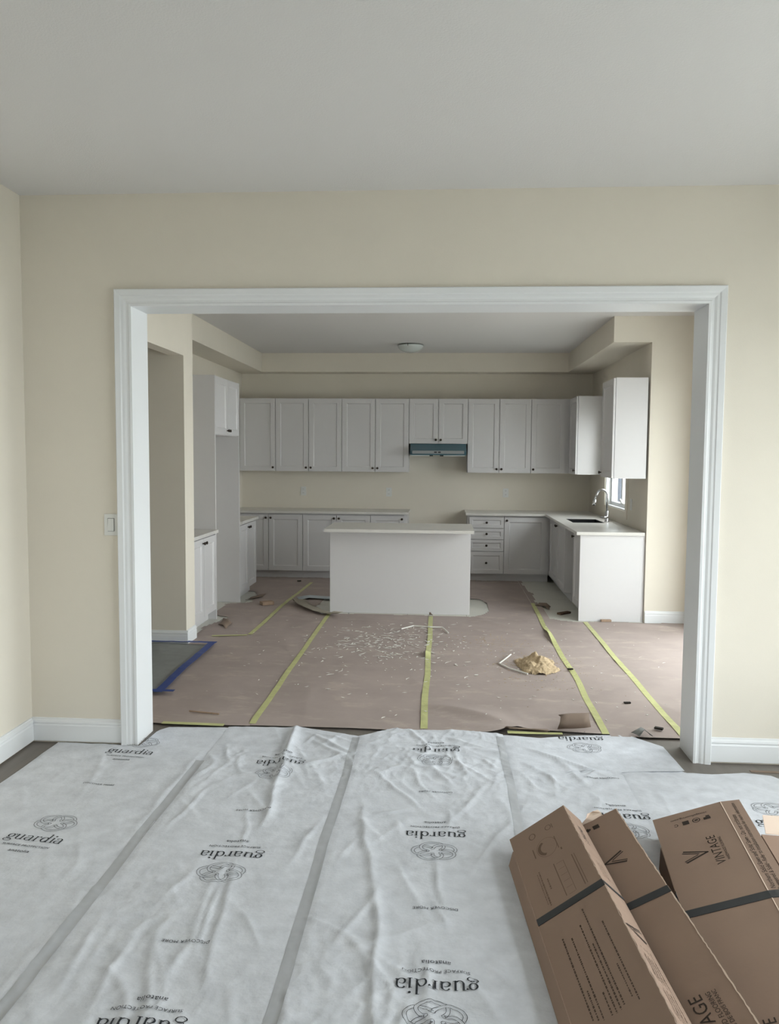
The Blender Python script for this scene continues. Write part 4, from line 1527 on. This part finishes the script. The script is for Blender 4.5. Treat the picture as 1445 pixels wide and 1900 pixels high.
def raw_edge(face, w, seed, wd):
    """Cut edge of the corrugated board: a thin pale wavy line along the upper long edge."""
    rr = random.Random(seed)
    n = 110
    pts = [(w - wd * 0.35 + rr.uniform(-0.0012, 0.0012), L1 * i / n) for i in range(n)]
    face.put('corrugated_edge', ribbon(pts, [wd * rr.uniform(0.55, 1.15) for _ in pts]), 0, 0, (1, 0), (0, 1), 'kraft_edge')


raw_edge(F1, W1, 1, 0.0025)
raw_edge(F2, W2, 2, 0.0048)


def fit(text, length, spacing=1.0):
    v, f = text_data(text, 0.05, spacing)
    return v * (length / (v[:, 0].max() - v[:, 0].min())), f


AW, LT = (0, -1), (-1, 0)                    # reading away from the camera; letters' tops toward A
TO, RT = (0, 1), (1, 0)                      # reading toward the camera; tops toward B
# carton 3: name, logo, badges
F3f.put('printed_logo', v_logo(0.088), W3 * 0.41, 0.360, AW, LT)
F3f.put('printed_brand_name', fit('VINTAGE', 0.212, 1.05), W3 * 0.665, 0.357, AW, LT)
F3f.put('printed_caption', fit('HARDWOOD FLOORING', 0.172), W3 * 0.765, 0.360, AW, LT)
for k, a in enumerate((0.73, 0.58, 0.43)):
    if k == 1:
        F3f.put('printed_badge', joined([ribbon(arc(0, 0, 0.014, 0.017, 0, 360, 24), [0.004] * 24), rects([(-0.007, 0.007, -0.006, 0.006)])]), W3 * a, 0.100, (-1, 0), (0, 1))
    else:
        F3f.put('printed_badge', rects([(-0.014, 0.014, -0.004, 0.016), (-0.012, 0.003, -0.016, -0.005)]) if k == 0 else rects([(-0.013, 0.013, -0.016, 0.016)]), W3 * a, 0.100, (-1, 0), (0, 1))
F3f.put('printed_caption', fit('vintageflooring.com', 0.150), W3 * 0.50, 0.056, (-1, 0), (0, 1))
F3f.put('printed_badge', ribbon(arc(0, 0, 0.007, 0.009, 20, 330, 14), [0.003] * 14), W3 * 0.29, 0.104, (-1, 0), (0, 1))
S3.put('printed_notice', fit('Northern Solid Sawn and Solid Sawn - Do not acclimate', 0.55), S3.w * 0.29, 0.405, AW, LT)
S3.put('printed_notice', fit('Engineered & Solid - Refer to installation instructions for more information', 0.66), S3.w * 0.56, 0.358, AW, LT)
F3f.put('printed_brand_name', fit('VINTAGE', 0.212, 1.05), W3 * 0.45, 1.36, AW, LT)
# carton 2: inverted logo, name, badge
F2.put('printed_logo', v_logo(0.080), W2 * 0.58, 0.322, TO, RT)
F2.put('printed_badge', rects([(-0.014, 0.014, -0.013, 0.013)]), W2 * 0.60, 0.063, TO, RT)
F2.put('printed_badge', rects([(-0.006, 0.006, -0.012, 0.012), (-0.012, 0.012, -0.004, 0.004)]), W2 * 0.47, 0.063, TO, RT)
F2.put('printed_brand_name', fit('VINTAGE', 0.235, 1.05), W2 * 0.60, 1.180, AW, LT)
F2.put('printed_caption', fit('HARDWOOD FLOORING', 0.225), W2 * 0.735, 1.180, AW, LT)
F2.put('printed_caption', fit('PLANCHERS DE BOIS FRANC', 0.225), W2 * 0.80, 1.180, AW, LT)
# carton 1: diagrams, small print
F1.put('printed_badge', ribbon(arc(0, 0, 0.020, 0.013, 0, 360, 24), [0.004] * 24), W1 * 0.35, 0.083, TO, RT, 'carton_ink_soft')
F1.put('printed_badge', joined([ribbon(arc(0, 0, 0.017, 0.012, 0, 360, 20), [0.003] * 20), rects([(-0.012, 0.020, 0.016, 0.019)])]), W1 * 0.63, 0.085, TO, RT, 'carton_ink_soft')
F1.put('printed_diagram', joined([ribbon(arc(0, 0, 0.044, 0.032, 200, 340, 20), [0.013] * 20), ribbon(arc(0, 0, 0.062, 0.042, 0, 360, 36), [0.0016] * 36), rects([(-0.04, 0.05, 0.040, 0.043), (0.055, 0.070, 0.046, 0.052), (-0.035, 0.030, -0.058, -0.054)])]), W1 * 0.50, 0.205, TO, RT, 'carton_ink_soft')
F1.put('printed_diagram', rects([(-0.10 + 0.04 * i, -0.0985 + 0.04 * i, -0.034, -0.008) for i in range(6)] + [(-0.11, 0.10, -0.045, -0.042), (-0.10, 0.10, -0.006, -0.0045), (-0.10, 0.10, 0.030, 0.033), (-0.10, 0.10, 0.040, 0.042)]), W1 * 0.66, 0.440, TO, RT, 'carton_ink_soft')
F1.put('printed_small_print', fine_print([(0.325, 0.54, W1 * 0.255, 0.006), (0.335, 0.53, W1 * 0.22, 0.003), (0.39, 0.46, W1 * 0.335, 0.006)], 1), 0, 0, TO, RT, 'carton_ink_soft')
F1.put('printed_small_print', fine_print([(0.753, 1.115, W1 * 0.77, 0.0055), (0.95, 1.09, W1 * 0.715, 0.005), (0.647, 1.10, W1 * 0.605, 0.006), (0.82, 1.11, W1 * 0.555, 0.006), (0.712, 1.112, W1 * 0.50, 0.006), (1.018, 1.11, W1 * 0.445, 0.0055), (0.745, 1.109, W1 * 0.345, 0.006), (0.98, 1.10, W1 * 0.29, 0.006), (0.724, 1.09, W1 * 0.235, 0.006)], 2), 0, 0, TO, RT, 'carton_ink_mid')
# lit narrow side of carton 1
S1.put('printed_brand_name', fit('VINTAGE', 0.140, 1.05), S1.w * 0.42, 0.200, TO, RT, 'carton_ink')
S1.put('printed_logo', v_logo(0.070), S1.w * 0.45, 0.81, TO, RT, 'carton_ink')
S1.put('printed_small_print', fine_print([(0, 0.11, -0.012, 0.004), (0, 0.10, 0.0, 0.004), (0, 0.11, 0.012, 0.004)], 4), S1.w * 0.5, 0.40, TO, RT, 'carton_ink_soft')
S1.put('printed_small_print', fine_print([(0, 0.55, -0.02, 0.005), (0, 0.55, -0.007, 0.005), (0, 0.53, 0.006, 0.005), (0, 0.55, 0.02, 0.005)], 5), S1.w * 0.5, 0.90, TO, RT, 'carton_ink_soft')
